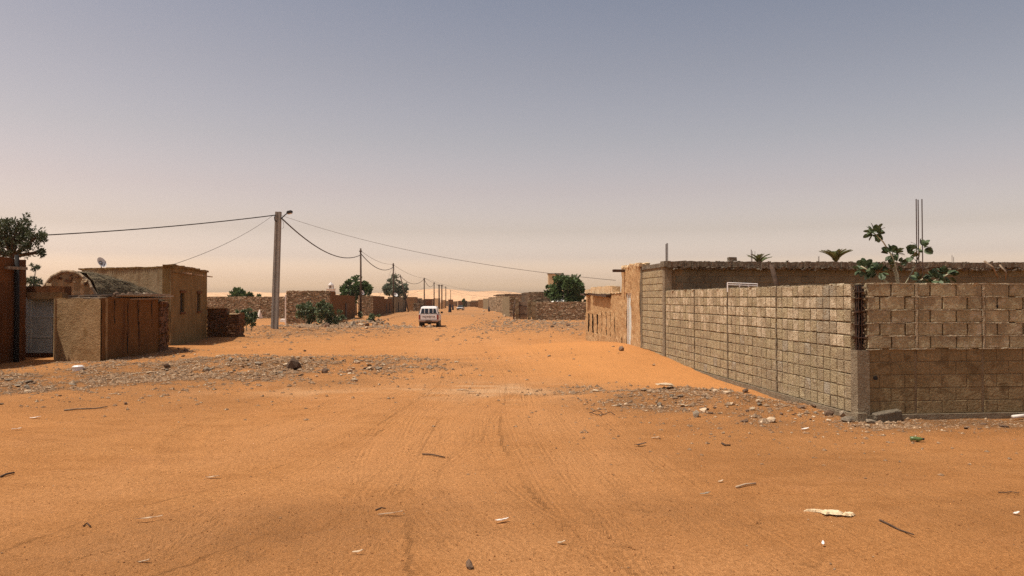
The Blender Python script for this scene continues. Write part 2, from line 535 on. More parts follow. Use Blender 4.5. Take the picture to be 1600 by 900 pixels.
M['silver'] = plain('silver_paint', (.55, .53, .50), 0.35, 0.2)
M['thatch'] = rough_mat('thatch', (.23, .18, .11), (.13, .10, .06), 9, 35, 1.0, 0.05, c3=(.34, .27, .17))
M['cloth_dark'] = plain('dark_cloth', (.016, .015, .024), 0.9)
M['skin'] = plain('skin', (.12, .06, .035), 0.6)
M['cloth_white'] = plain('white_canvas', (.80, .76, .70), 0.8, var=0.05)
M['bark'] = rough_mat('bark', (.16, .11, .07), (.11, .075, .05), 6, 30, 0.8, 0.02)
M['stem_pale'] = plain('pale_stem', (.50, .46, .30), 0.7, var=0.15)
M['leaf_dark'] = leaf_mat('dark_leaf', (.045, .080, .022), (.10, .145, .045))
M['leaf_olive'] = leaf_mat('olive_leaf', (.060, .075, .035), (.10, .115, .055))
M['leaf_grey'] = leaf_mat('grey_green_leaf', (.12, .15, .10), (.19, .21, .14))
M['leaf_apple'] = leaf_mat('round_grey_green_leaf', (.035, .06, .022), (.13, .165, .085), 0.15, 14)
M['leaf_bush'] = leaf_mat('bush_leaf', (.045, .08, .026), (.19, .22, .12), 0.2, 11)
M['leaf_dry'] = leaf_mat('palm_leaf', (.06, .085, .03), (.12, .145, .055))
M['green_glass'] = plain('green_plastic', (.10, .15, .05), 0.35, spec=0.4)
M['spill'] = rough_mat('dried_plaster', (.72, .58, .38), (.60, .45, .27), 9, 60, 0.5, 0.01)
M['dune'] = rough_mat('dune_sand', (.74, .44, .23), (.66, .39, .20), 0.004, 0.05, 0.3, 1.0)

# ------------------------------------------------------------------ ground
tracks = []


def track(pts, gauge=1.45, width=0.11, depth=0.007, rel=1.0, both=True):
    P = [gp(*p).xy if len(p) == 2 else Vector(p[:2]) for p in pts]
    # smooth by Catmull-Rom
    Q = []
    for i in range(len(P) - 1):
        a, b_, c, d = P[max(i - 1, 0)], P[i], P[i + 1], P[min(i + 2, len(P) - 1)]
        for t in [k / 8 for k in range(8)]:
            Q.append(0.5 * ((2 * b_) + (c - a) * t + (2 * a - 5 * b_ + 4 * c - d) * t * t + (3 * b_ - a - 3 * c + d) * t ** 3))
    Q.append(P[-1])
    for s in ((-0.5, 0.5) if both else (0,)):
        L = []
        for i, q in enumerate(Q):
            t = (Q[min(i + 1, len(Q) - 1)] - Q[max(i - 1, 0)]).normalized()
            L.append((q.x - t.y * s * gauge, q.y + t.x * s * gauge))
        tracks.append((np.array(L), width, depth, rel))


track([(60, 899), (330, 828), (520, 760), (640, 700), (715, 640), (760, 590), (720, 540), (690, 505)])
track([(-60, 800), (200, 760), (400, 700), (560, 640), (640, 590), (675, 540), (685, 505)], rel=0.8)
track([(880, 899), (740, 820), (680, 760), (665, 700), (690, 640), (740, 590), (700, 530)])
track([(540, 899), (610, 800), (650, 720), (690, 650), (735, 600), (715, 550), (700, 512)], both=False)
track([(700, 899), (1000, 862), (1250, 815), (1450, 770), (1620, 745)], rel=1.2)
track([(740, 880), (1100, 835), (1350, 800), (1620, 770)], both=False, rel=1.0)
track([(1130, 899), (1010, 800), (930, 730), (870, 660), (835, 600), (800, 550), (760, 515)], rel=0.8)
track([(1010, 899), (960, 830), (900, 760), (850, 690), (822, 630), (815, 570)], both=False, rel=1.1)
lanes = [[(60, 899), (330, 828), (520, 760), (640, 700), (715, 640), (755, 590), (725, 540), (695, 505)],
         [(-60, 800), (200, 755), (400, 700), (560, 640), (650, 595), (690, 540), (690, 505)],
         [(1130, 899), (1010, 800), (930, 730), (870, 660), (835, 600), (790, 550), (740, 510)],
         [(860, 899), (735, 820), (680, 760), (668, 700), (692, 640), (740, 590), (705, 530)],
         [(420, 899), (560, 810), (640, 720), (690, 650), (735, 600), (715, 550), (700, 512)]]
for li, ln in enumerate(lanes):
    for k in range(2):
        o_ = random.uniform(-1, 1)
        i0 = random.choice([0, 0, 1]); i1 = len(ln) - random.choice([0, 0, 1])
        track([(px + o_ * (py - 480) * .22 + random.uniform(-4, 4), min(905, py)) for px, py in ln][i0:i1], both=False, rel=random.uniform(.35, .8), width=random.uniform(.08, .15), depth=random.uniform(.003, .007))
track([(280, 720), (290, 680), (360, 650), (480, 625), (600, 600)], both=False, rel=0.7, width=0.2, depth=0.02)
track([(190, 899), (260, 850), (330, 800)], both=False, rel=1.5)
track([(240, 880), (300, 840), (345, 810)], both=False, rel=1.5)


def axis(lo, f0, f1, hi, fine, mid, m0, m1, gr):
    out = list(np.arange(f0, f1, fine))
    a = list(np.arange(f1, m1, mid)); b_ = list(np.arange(f0 - mid, m0, -mid))[::-1]
    out = b_ + out + a
    s = mid
    v = out[-1]
    up = []
    while v < hi:
        s *= gr; v += s; up.append(v)
    s = mid
    v = out[0]
    dn = []
    while v > lo:
        s *= gr; v -= s; dn.append(v)
    return np.array(dn[::-1] + out + up)


gx = axis(-9000, -6.2, 6.4, 9000, 0.042, 0.085, -13, 11, 1.09)
gy = axis(-300, 4.4, 11.5, 9000, 0.036, 0.085, 4.2, 24, 1.035)
XX, YY = np.meshgrid(gx, gy, indexing='ij')
X1, Y1 = XX.ravel(), YY.ravel()
near = (np.abs(X1) < 30) & (Y1 > 3) & (Y1 < 60)
ZZ = macro(X1, Y1) + vnoise(X1, Y1, 2.3) * 0.05 + vnoise(X1, Y1, 0.8, off=5) * 0.022 + vnoise(X1, Y1, 7, off=9) * 0.10 * sst(12, 40, Y1)
ZZ[near] += detail(X1[near], Y1[near])
_w = np.exp(-((X1 - (4.5 - 0.097 * Y1)) / 2.2) ** 2) * sst(14.5, 16.5, Y1) * (1 - sst(26, 33, Y1))
ZZ += _w * (vnoise(X1, Y1, .9, .30, off=130) * .035 + vnoise(X1, Y1, .30, .22, off=131) * .016)
TZ = np.zeros(X1.shape); TR = np.zeros(X1.shape)
TD = np.full(X1.shape, 9.0); TS = np.zeros(X1.shape); TM = np.zeros(X1.shape)
idx = np.where((np.abs(X1) < 12) & (Y1 > 3.5) & (Y1 < 45))[0]
xs, ys = X1[idx], Y1[idx]
for L, wd, dp, rel in tracks:
    bd = np.full(xs.shape, 9.0); bs = np.zeros(xs.shape); acc = 0.0
    for i in range(len(L) - 1):
        a, b_ = L[i], L[i + 1]
        e = b_ - a; ln = math.hypot(*e)
        if ln < 1e-6: continue
        lo, hi = np.minimum(a, b_) - 0.5, np.maximum(a, b_) + 0.5
        k = np.where((xs > lo[0]) & (xs < hi[0]) & (ys > lo[1]) & (ys < hi[1]))[0]
        if len(k):
            rx, ry = xs[k] - a[0], ys[k] - a[1]
            t = np.clip((rx * e[0] + ry * e[1]) / ln ** 2, 0, 1)
            dx, dy = rx - t * e[0], ry - t * e[1]
            sd = np.hypot(dx, dy) * np.sign(e[0] * ry - e[1] * rx + 1e-12)
            u = np.abs(sd) < np.abs(bd[k])
            bd[k[u]] = sd[u]; bs[k[u]] = (acc + t * ln)[u]
        acc += ln
    fade = 0.55 + 0.9 * vnoise(xs, ys, 2.0, off=40)
    g = np.exp(-(bd / wd) ** 4)
    TZ[idx] = np.maximum(TZ[idx], dp * g * np.clip(fade, 0.2, 1))
    TR[idx] = np.maximum(TR[idx], dp * 0.6 * np.exp(-((np.abs(bd) - wd * 1.35) / 0.035) ** 2) * np.clip(fade, 0.2, 1))
    u = np.abs(bd) < np.abs(TD[idx])
    TD[idx[u]] = bd[u]; TS[idx[u]] = bs[u]; TM[idx[u]] = (g * rel * np.clip(fade, 0, 1))[u]
ZZ += np.where(TZ > .001, -TZ, TR)
nx, ny = len(gx), len(gy)
ii, jj = np.meshgrid(np.arange(nx - 1), np.arange(ny - 1), indexing='ij')
q = (ii * ny + jj).ravel()
faces = np.stack([q, q + ny, q + ny + 1, q + 1], 1).astype(np.int32)
me = bpy.data.meshes.new('ground')
me.vertices.add(nx * ny)
me.vertices.foreach_set('co', np.stack([X1, Y1, ZZ], 1).astype(np.float32).ravel())
me.loops.add(faces.size)
me.loops.foreach_set('vertex_index', faces.ravel())
me.polygons.add(len(faces))
me.polygons.foreach_set('loop_start', (np.arange(len(faces)) * 4).astype(np.int32))
me.polygons.foreach_set('loop_total', np.full(len(faces), 4, np.int32))
me.polygons.foreach_set('use_smooth', np.ones(len(faces), bool))
me.update()
wxl = 6.24 - 0.097 * Y1
DR = np.exp(-((X1 - (wxl - 1.7)) / 1.9) ** 2) * sst(14.3, 15.6, Y1 + (X1 - 2) * 0.35) * (1 - sst(25, 33, Y1))
DR = np.clip(DR * 1.4 * (0.75 + 0.8 * vnoise(X1, Y1, 1.5, off=50)), 0, 1)
ctr = gp(770, 610)
PL = np.exp(-((X1 - ctr.x) / 1.5) ** 2 - ((Y1 - ctr.y) / 1.2) ** 2) * (0.5 + 1.6 * vnoise(X1, Y1, 0.5, 0.3, off=60))
c2 = gp(520, 612)
PL += 0.5 * np.exp(-((X1 - c2.x) / 2.5) ** 2 - ((Y1 - c2.y) / 0.8) ** 2) * (0.3 + 1.6 * vnoise(X1, Y1, 0.5, off=61))
PL = np.clip(PL, 0, 0.8)
LN = np.zeros(X1.shape)
SD = np.full(X1.shape, 1e6)
for li, ln in enumerate(lanes):
    P_ = [gp(px, min(py, 905)).xy for px, py in ln]
    ys_ = np.array([p.y for p in P_]); xs_ = np.array([p.x for p in P_])
    cx_ = np.interp(Y1, ys_[::1] if ys_[0] < ys_[-1] else ys_[::-1], xs_ if ys_[0] < ys_[-1] else xs_[::-1])
    dd_ = X1 - cx_
    SD = np.where(np.abs(dd_) < np.abs(SD), dd_ + li * 37.0, SD) if False else np.where(np.abs(dd_) < np.abs(SD), dd_, SD)
    LN = np.maximum(LN, np.exp(-((X1 - cx_) / (.75 + .015 * Y1)) ** 2))
LN = np.clip(LN * (.75 + 1.0 * vnoise(X1, Y1, 1.6, .7, off=77)), 0, 1) * (1 - sst(55, 75, Y1))
GR = np.clip(np.exp(-((X1 + 8.5) / 6.5) ** 2 - ((Y1 - 17.0) / 5.0) ** 2) + .6 * np.exp(-((X1 - 4.5) / 4.0) ** 2 - ((Y1 - 10.5) / 2.0) ** 2), 0, 1) * np.clip(.6 + 1.4 * vnoise(X1, Y1, 1.8, off=140), 0, 1)
CH = np.where(near, churn(X1, Y1), 0)
RB = np.clip(rubble(X1, Y1) * (1 - 0.8 * DR) + 0.75 * sst(62, 100, Y1) * (.75 + vnoise(X1, Y1, 9, 14, off=99)) + 0.18 * sst(28, 45, Y1), 0, 1)
for nm, arr in (('rubble', RB), ('drift', DR), ('churn', CH), ('pale', PL), ('lane', LN), ('streak_d', SD), ('grit', GR), ('tread_d', TD), ('tread_s', TS), ('tread_m', TM)):
    a = me.attributes.new(nm, 'FLOAT', 'POINT')
    a.data.foreach_set('value', np.asarray(arr, np.float32))
me.materials.append(M['sand'])
ground = link_mesh('ground', me)
tag(ground, 'orange sand ground with tyre tracks running up the village street', kind='structure')

# far dunes: one smooth relief sheet behind the village
def dune_sheet():
    n, mrow = 240, 26
    xs_ = np.linspace(-3400, 2600, n)
    vs, fs = [], []
    for i, x in enumerate(xs_):
        px = 800 + x / 2600 * F
        top = np.interp(px, [-700, 0, 330, 440, 520, 600, 660, 700, 740, 800, 850, 1000, 1900],
                        [16, 18, 26, 24, 27, 25, 33, 39, 30, 24, 8, 4, 0])
        for j in range(mrow):
            t = j / (mrow - 1)
            y = 1900 + 1000 * t
            prof = math.sin(math.pi * min(t * 1.15, 1)) ** 1.2 if t < .93 else 0
            h = top * prof + float(vnoise(x, y, 210, 120, off=70)) * 20 * prof + float(vnoise(x, y, 60, 50, off=71)) * 5 * prof
            vs.append((x, y, -7 + max(h, 0) + (top * 0.25 if 0.2 < t < 0.8 else 0) * 0))
    for i in range(n - 1):
        for j in range(mrow - 1):
            fs.append((i * mrow + j, (i + 1) * mrow + j, (i + 1) * mrow + j + 1, i * mrow + j + 1))
    mb = MB(); mb.add(vs, fs)
    return mb.build('dunes', M['dune'], smooth=True)


tag(dune_sheet(), 'pale sand dunes rising beyond the end of the village', kind='structure')

# ------------------------------------------------------------------ street frame of the right hand side
RZ = math.atan2(0.097, 1.0)
K = Vector((5.20, 11.12, 0.0))
eX = Vector((math.cos(RZ), math.sin(RZ), 0)); eY = Vector((-math.sin(RZ), math.cos(RZ), 0))


def loc2w(x, y, z=0):
    return K + eX * x + eY * y + Vector((0, 0, z))


def block_mesh(w, h, d, ch, jit, mat, name='brick'):
    """block in XZ facing -Y: chamfered, slightly irregular front; origin at centre of the front face"""
    nxs = [-w / 2, -w / 6, w / 6, w / 2] if w > 0.3 else [-w / 2, 0, w / 2]
    nzs = [-h / 2, 0, h / 2]
    vs, fs = [], []
    idx = {}
    for a, x in enumerate(nxs):
        for c, z in enumerate(nzs):
            ex = a in (0, len(nxs) - 1); ez = c in (0, len(nzs) - 1)
            xx = x - (ch if x > 0 else -ch) * ex
            zz = z - (ch if z > 0 else -ch) * ez
            if ex and ez:
                xx -= math.copysign(ch * 0.6, x); zz -= math.copysign(ch * 0.5, z)
            idx[a, c] = len(vs)
            vs.append((xx + random.uniform(-jit, jit) * (1 if ex or ez else .3), random.uniform(-jit, jit) * .22, zz + random.uniform(-jit, jit)))
    na, nc = len(nxs), len(nzs)
    for a in range(na - 1):
        for c in range(nc - 1):
            fs.append((idx[a, c], idx[a + 1, c], idx[a + 1, c + 1], idx[a, c + 1]))
    ring = [(a, 0) for a in range(na)] + [(na - 1, c) for c in range(1, nc)] + [(a, nc - 1) for a in range(na - 2, -1, -1)] + [(0, c) for c in range(nc - 2, 0, -1)]
    outer = []
    for (a, c) in ring:
        outer.append(len(vs))
        vs.append((nxs[a] + random.uniform(-jit, jit) * .7, ch + random.uniform(0, jit), nzs[c] + random.uniform(-jit, jit) * .7))
    back = []
    for (a, c) in ring:
        back.append(len(vs))
        vs.append((nxs[a], d, nzs[c]))
    m = len(ring)
    for i in range(m):
        j = (i + 1) % m
        fs.append((idx[ring[j]], idx[ring[i]], outer[i], outer[j]))
        fs.append((outer[j], outer[i], back[i], back[j]))
    me = bpy.data.meshes.new(name)
    me.from_pydata(vs, [], fs)
    me.materials.append(mat)
    bm = bmesh.new(); bm.from_mesh(me); bmesh.ops.recalc_face_normals(bm, faces=bm.faces); bm.to_mesh(me); bm.free()
    return me


def join_meshes(name, items, mats, parent):
    """items: (mesh, location, rotz, mat_index) -> one object"""
    mb = MB()
    for me_, l, rz, mi in items:
        rot = Matrix.Rotation(rz, 3, 'Z'); l = Vector(l)
        mb.add([rot @ v.co + l for v in me_.vertices], [tuple(p.vertices) for p in me_.polygons], mi)
    return mb.build(name, mats, parent, recalc=False)


# --- the low concrete block wall: camera side along +x, street side along +y
wall = empty('block_wall', K, RZ, 'unfinished grey brown concrete block yard wall whose open corner shows rusty bars', 'wall')
CH_ = 0.197                       # course height
FOOT = 0.09
TOPZ = FOOT + 10 * CH_
Ls = 9.55                         # street side length
Lc = 4.6
mb = MB()
mb.box((Lc / 2 + .15, 0.115, (TOPZ - .03) / 2 - .2), (Lc - .08, 0.17, TOPZ - .03 + .4))
mb.box((0.115, Ls / 2 + .16, (TOPZ - .02) / 2 - .2), (0.17, Ls - .12, TOPZ - .02 + .4))
mb.build('mortar_core', M['mortar'], wall)
# mortar beds: slightly irregular strips standing a little behind the block faces
mb = MB()


def bed(mb, x0, x1, z, hz, axis_, depth, jit=0.006):
    n = max(2, int((x1 - x0) / 0.12))
    for i in range(n):
        a, b_ = x0 + (x1 - x0) * i / n, x0 + (x1 - x0) * (i + 1) / n
        dz = random.uniform(-jit, jit); dd = random.uniform(-.004, .006)
        if random.random() < 0.12: continue
        if axis_ == 'x': mb.box(((a + b_) / 2, depth + .02 + dd, z + dz), (b_ - a + .002, .04, hz + dz), j=.003)
        else: mb.box((depth + .02 + dd, (a + b_) / 2, z + dz), (.04, b_ - a + .002, hz + dz), j=.003)


for k in range(5, 11):
    bed(mb, 0.13, Lc, FOOT + k * CH_ - .002, .017, 'x', -.011, .004)
seams = [0.93, 2.02, 3.12, 4.2]
for s in seams:
    for i in range(10):
        mb.box((s + random.uniform(-.004, .004), .010, FOOT + (5 + (i + .5) * .5) * CH_), (.034, .04, CH_ * .5), j=.004)
mb.build('mortar_joint', M['mortar_pale'], wall)
mb = MB()
for k in range(1, 11):
    bed(mb, 0.17, Ls, FOOT + k * CH_ - .004, .014, 'y', .006, .004)
mb.build('mortar_joint', M['mortar'], wall)

nbrick = 0
big = [block_mesh(.385, .178, .1, .006, .005, M['block_front']) for _ in range(7)]
half = [block_mesh(.185, .178, .1, .006, .005, M['block_front']) for _ in range(5)]
bigp = [block_mesh(.40, .19, .1, .006, .0035, M['plaster_low']) for _ in range(6)]
halfp = [block_mesh(.195, .19, .1, .006, .0035, M['plaster_low']) for _ in range(4)]
edges = [0.13] + seams + [Lc]
for k in range(10):
    z = FOOT + (k + .5) * CH_
    low = k < 5
    for bi in range(len(edges) - 1):
        a, b_ = edges[bi] + .018, edges[bi + 1] - .018
        Lb = b_ - a
        nb = Lb / 0.405
        seq = []
        rem = Lb
        if (k + bi) % 2 == 0:
            seq.append(.2); rem -= .2
        while rem > .3:
            seq.append(.405); rem -= .405
        if rem > .1: seq.append(rem)
        tot = sum(seq); x = a
        for w_ in seq:
            w2 = w_ * Lb / tot
            me_ = random.choice((bigp if w_ > .3 else halfp) if low else (big if w_ > .3 else half))
            base_w = (.40 if w_ > .3 else .195) if low else (.385 if w_ > .3 else .185)
            gap = .006 if low else .02
            o = link_mesh('brick', me_, wall, (x + w2 / 2, (.018 if low else -.004) + random.uniform(-.003, .004), z + random.uniform(-.003, .003)),
                          (random.uniform(-.002, .002), random.uniform(-.008, .008), random.uniform(-.003, .003)),
                          ((w2 - gap) / base_w, 1, 1))
            nbrick += 1
            x += w2
# lower plaster smear between the camera side blocks
# street side: header blocks, separate where they can be told apart, joined beyond
sb = {}
for key, mt in (('l', M['block_street']), ('g', M['block_grey']), ('p', M['block_pale'])):
    sb[key] = [block_mesh(.186, .176, .1, .006, .005, mt) for _ in range(5)]
bays = [0.17, 2.72, 5.08, 7.2, Ls]
far_items = []
matl = [M['block_street'], M['block_grey'], M['block_pale']]
budget = 300 - nbrick
cells = []
for bi in range(4):
    a, b_ = bays[bi] + .02, bays[bi + 1] - .03
    n = int(round((b_ - a) / .205))
    for c in range(n):
        w2 = (b_ - a) / n
        for k in range(10):
            cells.append((a + (c + .5) * w2, k, w2))
cells.sort(key=lambda t: t[0])
for y_, k, w2 in cells:
    z = FOOT + (k + .5) * CH_ + random.uniform(-.004, .004)
    key = 'l'
    r = random.random()
    if k >= 6 and r < .62: key = 'p'
    elif k >= 5 and r < .3: key = 'p'
    if 0.6 < y_ < 1.3 and k >= 5: key = 'g' if r < .6 else 'p'
    if k < 5 and r < .05: key = 'g'
    me_ = random.choice(sb[key])
    xo = (-.006 if k >= 5 else 0.0) + random.uniform(-.004, .004)
    if budget > 0:
        o = link_mesh('brick', me_, wall, (xo, y_, z), (random.uniform(-.01, .01), 0, R(-90) + random.uniform(-.012, .012)), ((w2 - .019) / .186, 1, 1 if k >= 5 else 1.05))
        budget -= 1
    else:
        far_items.append((me_, (xo, y_, z), R(-90), 'lgp'.index(key)))
o = join_meshes('brick_courses', far_items, matl, wall)
tag(o, kind='stuff')
# joints that stand open (dark vertical gaps) and cast columns between the bays
mb = MB()
for b_ in bays[1:4]:
    for i in range(20):
        if random.random() < (.75 if i > 9 and b_ < 3 else .3): continue
        mb.box((.012, b_, FOOT + (i + .5) * CH_ / 2), (.045, .045, CH_ / 2 + .002), j=.006)
mb.build('joint_column', M['concrete'], wall)
mb = MB()
mb.box((.075, .085, FOOT + 2.5 * CH_ - .01), (.19, .19, 5 * CH_ - .02), j=.004)
mb.box((.02, .0, .02), (.16, .14, .2), j=.006)
mb.build('corner_column', M['concrete'], wall)
mb = MB()
mb.box((Lc / 2 + .1, .10, -.06), (Lc, .24, .30), j=.004)
mb.box((.09, Ls / 2 + .1, -.03), (.25, Ls, .24), j=.004)
mb.build('footing', M['concrete'], wall)
mb = MB()
mb.box((.13, .16, FOOT + 7.5 * CH_), (.12, .10, 5 * CH_ - .04))
mb.build('recess_shade', M['black'], wall)  # black box stands in for the deep shade inside the open corner
for (x, y) in ((.03, .03), (.075, .035), (.11, .045), (.03, .09), (.035, .14)):
    pts = [(x + random.uniform(-.008, .008), y + random.uniform(-.008, .008), FOOT + 5 * CH_ + i * .1 - .05) for i in range(11)]
    MB().tube(pts, .007, 5).build('rebar', M['rust'], wall)
for k in range(5, 11):
    MB().box((.07, .075, FOOT + k * CH_ - .03 - .1 * (k == 10)), (.13, .13, .016), j=.015).build('rebar_tie', M['rust'], wall)
# ragged toothing of mortar beside the open corner
mb = MB()
for i in range(46):
    z = FOOT + 5 * CH_ + random.random() * 5 * CH_
    s = random.uniform(.012, .035)
    if random.random() < .5: mb.box((.125 + random.uniform(-.02, .01), .02 + random.uniform(0, .03), z), (s, s, s), random.random(), j=s * .3)
    else: mb.box((.02 + random.uniform(0, .03), .165 + random.uniform(-.02, .01), z), (s, s, s), random.random(), j=s * .3)
mb.build('mortar_crumb', M['mortar'], wall)
# mortar bed and lumps along the top
mb = MB()
for i in range(70):
    x = random.uniform(.1, Lc)
    mb.box((x, .1 + random.uniform(-.06, .06), TOPZ - .005), (random.uniform(.05, .2), random.uniform(.06, .15), random.uniform(.012, .03)), random.uniform(-.3, .3), j=.008)
for i in range(120):
    y = random.uniform(.2, Ls)
    mb.box((.1 + random.uniform(-.06, .06), y, TOPZ - .005), (random.uniform(.06, .15), random.uniform(.05, .2), random.uniform(.012, .03)), random.uniform(-.3, .3), j=.008)
mb.build('top_bed', M['mortar_pale'], wall)
# holes, their inner shade painted as black plugs: a round one low down, a small diamond one
for (x, z, r) in ((.27, .64, .032), (2.24, 1.72, .018)):
    mb = MB(); mb.tube([(x, -.010, z), (x, .012, z)], r, 9); mb.build('hole', M['black'], wall)

# --- the taller block house behind it, with a ragged concrete slab
HB = loc2w(0, Ls + .05)
house = empty('block_house', HB, RZ, 'grey concrete block house with ragged concrete roof edge behind the yard wall', 'house')
HH = 2.78; HW = 13.5; HD = 4.85
mb = MB()
mb.box((HW / 2 + .1, .22, HH / 2 - .2), (HW, .2, HH + .4))
mb.box((HW + .0, HD / 2, HH / 2 - .2), (.2, HD - .3, HH + .4))
mb.box((HW / 2, HD - .02, HH / 2 - .2), (HW - .3, .2, HH + .4))
mb.box((.12, 1.25, HH / 2 - .2), (.18, 2.3, HH + .4))
mb.build('wall', M['mortar'], house)
hb = [block_mesh(.39, .18, .1, .009, .005, M['house_block']) for _ in range(6)]
for k in range(8, 14):
    z = k * CH_ + .02
    x = .35 + (.2 if k % 2 else 0)
    while x < 12.2:
        link_mesh('brick', random.choice(hb), house, (x + .2, .105 + random.uniform(-.004, .006), z),
                  (0, random.uniform(-.006, .006), random.uniform(-.006, .006)), (1.0, 1, 1))
        x += .41
items = []
for k in range(13):
    z = FOOT + (k + .5) * CH_
    for c in range(11):
        items.append((random.choice(sb['l' if random.random() < .6 or k < 3 else 'p']), (.012 + random.uniform(-.004, .004), .2 + (c + .5) * .2, z), R(-90), 0))
o = join_meshes('brick_courses', items, [M['block_street']], house); tag(o, kind='stuff')
# corner posts
mb = MB(); mb.box((.09, .09, 1.3), (.2, .2, 3.0), j=.004); mb.build('corner_post', M['concrete'], house)
mb = MB(); mb.box((.09, 2.42, 1.3), (.21, .14, 2.9), j=.006); mb.build('corner_post', M['concrete'], house)
# slab with ragged edge
ms = MB()
n = 150
for i in range(n):
    a = -.05 + i * (HW + .1) / n; w_ = (HW + .1) / n
    t = .16 + random.uniform(-.015, .03)
    top = HH + .10 + .03 * float(vnoise(a, 0, .6, off=80)) + random.uniform(-.006, .012)
    ms.box((a + w_ / 2, .1 + random.uniform(-.02, .02) - .04, top - t / 2), (w_ + .004, .36, t), j=.006)
ms.box((HW / 2, HD / 2, HH + .01), (HW, HD - .4, .12))
ms.build('roof_slab', M['slab'], house)
ms = MB()
for i in range(430):
    x = random.uniform(.1, HW)
    s = random.uniform(.025, .085)
    z = HH - .075 + random.uniform(-.045, .02)
    ms.box((x, -.06 + random.uniform(-.06, .05), z), (s * random.uniform(1, 2.2), s, s * .6), random.uniform(-.4, .4), j=s * .3, tilt=(random.uniform(-.5, .5), random.uniform(-.5, .5)))
for i in range(45):
    x = random.uniform(0, HW)
    s = random.uniform(.02, .05)
    ms.box((x, random.uniform(-.1, .2), HH + .11 + random.uniform(-.01, .02)), (s * 1.6, s, s * .7), random.random(), j=s * .3)
tag(ms.build('slab_lump', M['slab'], house), kind='stuff')
mb = MB(); mb.box((1.95, .0, HH + .17), (.22, .16, .10), j=.01); mb.build('loose_block', M['slab'], house)
# plastered end of the house, with the metal door
g0, g1 = 2.52, 4.85
rough = MB()


def rough_panel(mb, x, y0, y1, z0, z1, holes=(), amp=.03, step=.12, face=-1):
    """lumpy wall face in the local yz-plane looking along -x, with openings left out"""
    ny_, nz_ = max(2, int((y1 - y0) / step)), max(2, int((z1 - z0) / step))
    ys_ = sorted(set([round(y0 + (y1 - y0) * i / ny_, 4) for i in range(ny_ + 1)] + [round(v, 4) for h in holes for v in h[:2]]))
    zs_ = sorted(set([round(z0 + (z1 - z0) * i / nz_, 4) for i in range(nz_ + 1)] + [round(v, 4) for h in holes for v in h[2:4]]))
    b0 = len(mb.v)
    for yv in ys_:
        for zv in zs_:
            mb.v.append((x + random.uniform(-amp, amp) * .6 + amp * float(vnoise(yv, zv, .35, off=90)) * 2, yv + random.uniform(-.01, .01) * 0, zv))
    nzv = len(zs_)
    for i in range(len(ys_) - 1):
        for j in range(nzv - 1):
            cy_, cz_ = (ys_[i] + ys_[i + 1]) / 2, (zs_[j] + zs_[j + 1]) / 2
            if any(h[0] < cy_ < h[1] and h[2] < cz_ < h[3] for h in holes): continue
            mb.f.append((b0 + i * nzv + j, b0 + (i + 1) * nzv + j, b0 + (i + 1) * nzv + j + 1, b0 + i * nzv + j + 1)); mb.mi.append(0)


dy0, dy1 = 3.62, 4.22
rough_panel(rough, -.02, g0, g1, -.3, HH + .12, [(dy0, dy1, -.3, 2.02)], .018)
rough.box((.24, g1 - .12, HH / 2 - .1), (.46, .24, HH + .4), j=.01)
for y0, y1, z0, z1 in ((g0, dy0, -.3, HH + .10), (dy1, g1, -.3, HH + .10), (dy0, dy1, 2.02, HH + .10)):
    rough.box((.14, (y0 + y1) / 2, (z0 + z1) / 2), (.2, y1 - y0 + .004, z1 - z0))
rough.build('end_wall', M['mud_orange'], house)
dr = MB(); dr.box((.07, (dy0 + dy1) / 2, 1.0), (.04, dy1 - dy0 - .02, 2.02))
dob = dr.build('door', M['door_blue'], house)
dr = MB()
for y in (dy0 + .03, dy1 - .03): dr.box((.03, y, 1.0), (.05, .05, 2.03))
dr.box((.03, (dy0 + dy1) / 2, 2.0), (.05, dy1 - dy0, .05))
dr.build('door_frame', M['white_dirty'], dob)
mb = MB(); mb.box((-.17, 4.45, 2.78), (.52, .16, .08), j=.01); mb.build('beam_end', M['wood_dark'], house)
mb = MB()
for i in range(60):
    y = random.uniform(g0 - .1, g1); s = random.uniform(.04, .12)
    mb.box((random.uniform(.0, .2), y, HH + .12 + random.uniform(-.02, .03)), (s * 2, s * 1.6, s * .8), random.random(), j=s * .25)
tag(mb.build('parapet_lump', M['parapet'], house), kind='stuff')


# --- low orange mud house beyond
AH = loc2w(0, Ls + .05 + HD + .02)
ah = empty('mud_house', AH, RZ, 'low orange mud house with a row of narrow window slits facing the street', 'house')
AL = 6.3; AZ = 2.0
zs = [31.2, 30.35, 29.5, 28.7, 27.95, 27.2, 26.5]
slits = []
for i, Zs in enumerate(zs):
    yl = (Zs - AH.y) / math.cos(RZ)
    wv = .26 if i < 3 else .07
    slits.append((yl - wv / 2, yl + wv / 2, .45, 1.22 if i < 3 else 1.35))
amb = MB()
rough_panel(amb, -.02, 0, AL, -.5, AZ, slits, .02, .11)
for i in range(16):
    amb.box((.0, random.uniform(0, AL), random.uniform(.2, AZ)), (.05, random.uniform(.06, .2), random.uniform(.05, .12)), 0, j=.02)
amb.box((.35, .06, AZ / 2 - .25), (.7, .12, AZ + .5), j=.01)
amb.box((2.5, AL - .1, AZ / 2 - .25), (5, .2, AZ + .5), j=.02)
amb.box((5.0, AL / 2, AZ / 2 - .25), (.2, AL - .1, AZ + .5), j=.02)
amb.build('wall', M['mud_orange'], ah)
mb = MB(); mb.box((2.5, AL / 2, AZ - .08), (4.9, AL - .1, .12)); mb.build('roof', M['mud'], ah)
mb = MB(); mb.box((.16, AL / 2, 1.0), (.04, AL - .1, 1.9)); mb.build('inner_shade', M['dark_hole'], ah)  # near-black sheet paints the shade of the room behind the slits
